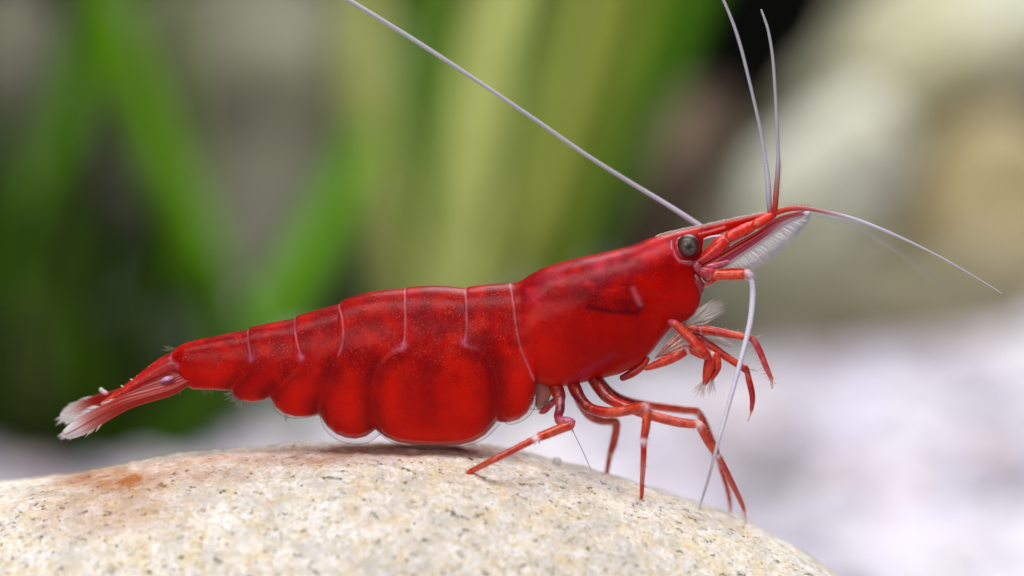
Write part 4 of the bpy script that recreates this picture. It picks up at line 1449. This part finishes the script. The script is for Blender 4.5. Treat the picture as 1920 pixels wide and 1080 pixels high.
# far legs
walk([(1120, 712, 0.5, 11, 120, 16, 24), (1140, 734, 0.8, 10, 130, 18, 26), (1165, 748, 1.0, 8.2, 150, 26, 28), (1200, 757, 1.3, 8.0, *A2), (1240, 763, 1.6, 8.2, *OR), (1280, 768, 1.8, 8.0, *O2), (1304, 770, 1.9, 7.6, *OR), (1310, 774, 1.9, 6.6, 206, 130, 130), (1316, 784, 1.9, 7.4, *O2), (1328, 812, 2.0, 7.4, *O2), (1340, 844, 2.1, 6.4, *O2), (1346, 860, 2.1, 4.6, *JT), (1352, 880, 2.1, 4.8, 190, 70, 56), (1362, 912, 2.2, 4.4, 190, 70, 56), (1368, 940, 2.2, 3.6, 196, 90, 76), (1370, 962, 2.3, 2.2, 214, 180, 170), (1371, 980, 2.4, 1.2, 214, 200, 190)])
walk([(1076, 716, 0.5, 10, 130, 20, 26), (1082, 738, 0.8, 9, 150, 40, 44), (1088, 756, 1.0, 8.6, 168, 70, 76), (1104, 778, 1.4, 8.6, 180, 76, 76), (1125, 788, 1.7, 8.6, 184, 70, 66), (1145, 789, 1.9, 8.6, 188, 70, 60), (1154, 791, 2.0, 8.4, 198, 110, 100), (1156, 802, 2.0, 7.6, *OR), (1152, 825, 2.1, 7.6, *O2), (1146, 845, 2.2, 6.6, *O2), (1143, 852, 2.2, 5.2, 206, 150, 120), (1142, 860, 2.3, 5.0, *O2), (1138, 884, 2.5, 4.2, 190, 66, 50), (1136, 900, 2.6, 3.2, 196, 90, 70)])
mb = MB()
limb(mb, [(1084, 744, -0.2, 1.2, 226, 190, 170), (1096, 764, -0.2, 1.3, 226, 190, 170), (1116, 776, -0.2, 1.3, 224, 176, 160), (1140, 781, -0.2, 1.2, 224, 176, 160), (1155, 785, -0.2, 1.0, 224, 176, 160)], 3, 6)
mb.build('leg_tendon', M_SETA, root)
# thin clear thread hanging from the knee of the rear leg
mb = MB()
limb(mb, [(1070, 800, -2.2, 0.9, 210, 204, 204), (1086, 832, -2.0, 0.8, 210, 204, 204), (1100, 862, -1.6, 0.8, 210, 204, 204), (1109, 884, on_stone(1109, 896), 0.7, 210, 204, 204)], 3, 6)
mb.build('thread', M_SETA, root)

# --- first swimmeret and the soft pink wall behind the carapace
mb = MB()
limb(mb, [(1012, 716, -0.5, 14, 206, 140, 126), (1018, 732, -0.5, 17, 206, 130, 120), (1016, 748, -0.5, 13, 206, 140, 130), (1008, 762, -0.45, 6, 214, 170, 160)], 2.5, 14)
mb.build('soft_joint', mat_clear('pink_skin', 0.8, 0.4, 0.5, 0.4), root)
mb = MB()
limb(mb, [(1044, 748, -0.6, 6, 160, 60, 70), (1030, 760, -0.7, 7, 170, 60, 70), (1020, 770, -0.8, 6.5, 176, 40, 56), (1012, 774, -0.8, 3, 190, 90, 100)], 2.0, 10)
sw = mb.build('swimmeret', M_LIMB, root)
mb = MB()
for i in range(26):
    t = random.random()
    x, y = 1046 - 32 * t, 752 + 16 * t
    hair(mb, x, y, x - random.uniform(10, 30), y + random.uniform(-6, 10), 0.8, -0.8, col=(214, 190, 180), bend=random.uniform(-0.1, 0.1))
for i in range(2):
    hair(mb, 1004 - i, 748 + i * 4, 985 - i * 6, 738 + 9 * i + random.uniform(-4, 4), 0.7, -1.4, -1.5, (206, 120, 110))
mb.build('bristles', M_SETA, sw, kind='stuff')

# --- bristles on the underside of the tail
mb = MB()
for i in range(26):
    t = i / 25
    x, y = 436 + 16 * t, 734 + 15 * t
    a = math.radians(165 - 70 * t + random.uniform(-10, 10))
    ln = random.uniform(16, 27)
    hair(mb, x, y, x + ln * math.cos(a), y + ln * math.sin(a) * 0.9, 0.75, random.uniform(-0.5, -0.2), col=(206, 206, 190), bend=0.06)
for i in range(7):
    x = 378 + i * 3.4
    hair(mb, x, 728, x + random.uniform(-4, 4), 728 + random.uniform(10, 20), 0.7, -0.3, col=(170, 176, 150))
for i in range(6):
    x = 322 + i * 1.5
    hair(mb, x, 658 + i * -1, x - random.uniform(14, 24), 650 + random.uniform(-4, 8), 0.8, random.uniform(-0.1, 0.1), col=(176, 170, 150))
for i in range(5):
    hair(mb, 340 - i * 5, 730 + i, 334 - i * 6, 742 + random.uniform(-2, 3), 0.7, -0.3, col=(190, 180, 160))
for i in range(6):
    hair(mb, 534 + i * 0.8, 779, 534 + i + random.uniform(-3, 3), 779 + random.uniform(8, 16), 0.6, -0.7, col=(206, 206, 196))
mb.build('tail_bristles', M_SETA, root, kind='stuff')

# --- telson and tail fan
mb = MB()
limb(mb, [(338, 682, 0, 24, 130, 10, 22), (322, 684, 0, 22, 168, 14, 20), (300, 694, 0, 19, 190, 20, 16), (275, 709, 0, 15.5, 186, 18, 18), (250, 724, 0, 12, 196, 26, 18), (228, 737, 0, 9.5, 200, 34, 20), (208, 750, 0, 7.5, 196, 56, 44), (192, 760, 0, 5.5, 210, 150, 140)], 2.5, 18, 1.0)
for i in range(4):
    x, y = (262, 232, 250, 285)[i], (706, 724, 712, 688)[i]
    hair(mb, x, y + 2, x - 7, y - 2, 2.2, -0.1, col=(232, 214, 220))
tel = mb.build('telson', M_LIMB, root)


def blade(name, axis, hw, cols, alphas, ymm, bulge, parent, tip_hairs, hair_col=(250, 246, 248), ridge=None, fan=0.35, hl=26):
    """axis rows px,py,y ; half widths px; colour and alpha along the length; thin lens section"""
    rows = [list(a) + [h] + list(S(*c)) + [al] for a, h, c, al in zip(axis, hw, cols, alphas)]
    q = resample(rows, 3.0)
    n = len(q)
    d = np.gradient(q[:, :2], axis=0)
    d /= np.linalg.norm(d, axis=1)[:, None]
    nr = np.stack([-d[:, 1], d[:, 0]], -1)
    m = 11
    v, f, c = [], [], []
    for s in (-1, 1):
        for j in range(m):
            w = -1 + 2 * j / (m - 1)
            xy = q[:, :2] + nr * (w * q[:, 3])[:, None]
            yv = q[:, 2] + bulge * (1 - w * w) + s * 0.045 * math.sqrt(max(0, 1 - w * w)) + ymm
            v.append(P(xy[:, 0], xy[:, 1], yv))
            cc = q[:, 4:8].copy()
            st = 1 + 0.12 * math.sin(j * 2.4)
            cc[:, :3] *= st
            if abs(w) > 0.85:
                cc[:, :3] = cc[:, :3] * 0.8 + S(232, 206, 206) * 0.2
            c.append(np.clip(cc, 0, 1))
    for s in (0, 1):
        o = s * m * n
        for j in range(m - 1):
            for i in range(n - 1):
                k = [o + j * n + i, o + j * n + i + 1, o + (j + 1) * n + i + 1, o + (j + 1) * n + i]
                f.append(k if s == 0 else k[::-1])
    mb = MB()
    mb.add(np.vstack(v), f, np.vstack(c))
    if ridge:
        sweep(mb, P(q[:, 0], q[:, 1], q[:, 2] + ymm + bulge - 0.05), np.linspace(2.4, 0.8, n) * K, (*S(*ridge), 1.0), 6)
    o = mb.build(name, M_CLEAR, parent)
    mh = MB()
    ax = d[-1]
    for i in range(tip_hairs):
        w = random.uniform(-1, 1)
        t = 1 - abs(w) ** 2 * 0.22 - random.uniform(0, 0.12)
        k = t * (n - 1)
        i0 = int(k)
        x0, y0 = q[i0, :2] + nr[i0] * w * q[i0, 3] * 0.95
        an = w * fan + random.uniform(-0.06, 0.06)
        ca, sa = math.cos(an), math.sin(an)
        dx_, dy_ = ax[0] * ca - ax[1] * sa, ax[0] * sa + ax[1] * ca
        ln = hl * random.uniform(0.7, 1.1)
        hair(mh, x0, y0, x0 + dx_ * ln, y0 + dy_ * ln, 1.4, ymm + q[i0, 2], None, hair_col)
    mh.build('fringe', M_TAILHAIR, o, kind='stuff')
    return o


M_TAILHAIR = mat_clear('tail_fringe', 0.5, 0.5, 0.45, 0.2)
RD, RD2, PKT, WHT = (190, 30, 24), (196, 50, 40), (206, 130, 126), (248, 242, 246)
# far side blades first
blade('tail_fan_blade', [(300, 706, 0.4), (250, 730, 0.6), (210, 745, 0.8), (170, 760, 0.9), (138, 774, 0.9), (118, 786, 0.9)], [6, 9, 12, 16, 17, 11], [RD, RD, (190, 44, 26), (184, 70, 50), (230, 206, 204), WHT], [1, 1, 1, 0.95, 0.88, 0.75], 0, 0.05, root, 90, fan=0.45, hl=22)
blade('tail_fan_blade', [(310, 712, 0.25), (260, 738, 0.4), (215, 758, 0.5), (180, 775, 0.55), (152, 792, 0.5), (138, 800, 0.5)], [7, 10, 12, 13, 11, 7], [RD, RD2, (190, 60, 40), (190, 90, 70), WHT, WHT], [1, 1, 0.95, 0.85, 0.7, 0.5], 0, 0.05, root, 60, fan=0.4, hl=20)
# near side blades
blade('tail_fan_blade', [(345, 706, -0.4), (300, 724, -0.5), (255, 742, -0.55), (220, 756, -0.55), (190, 772, -0.5), (165, 786, -0.45)], [8, 11, 11, 10, 8, 4], [(176, 16, 14), (186, 24, 20), (180, 40, 50), (196, 50, 36), (206, 110, 100), WHT], [1, 1, 1, 0.95, 0.9, 0.7], 0, -0.06, root, 40, ridge=(190, 70, 90), fan=0.35, hl=18)
blade('tail_fan_blade', [(352, 714, -0.5), (320, 730, -0.6), (280, 742, -0.65), (240, 754, -0.65), (205, 770, -0.6), (170, 789, -0.55), (140, 806, -0.5), (122, 815, -0.5)], [9, 12, 12, 13, 15, 17, 15, 9], [(190, 26, 14), (196, 28, 18), (200, 36, 26), (200, 40, 30), (204, 70, 60), (214, 140, 136), WHT, WHT], [1, 1, 1, 1, 0.98, 0.92, 0.85, 0.7], 0, -0.06, root, 130, ridge=(206, 70, 60), fan=0.5, hl=20)
# pale hinge and spine where the outer blade is jointed
mb = MB()
limb(mb, [(188, 729, 0.7, 3.6, 230, 222, 222), (194, 735, 0.65, 4.2, 216, 190, 206), (202, 738, 0.6, 3.2, 200, 120, 150)], 2, 8)
limb(mb, [(300, 716, -0.62, 2.0, 190, 120, 170), (312, 711, -0.66, 5.0, 190, 150, 200), (325, 708, -0.66, 3.0, 190, 120, 150)], 2, 8)
mb.build('tail_hinge', M_LIMB, root)
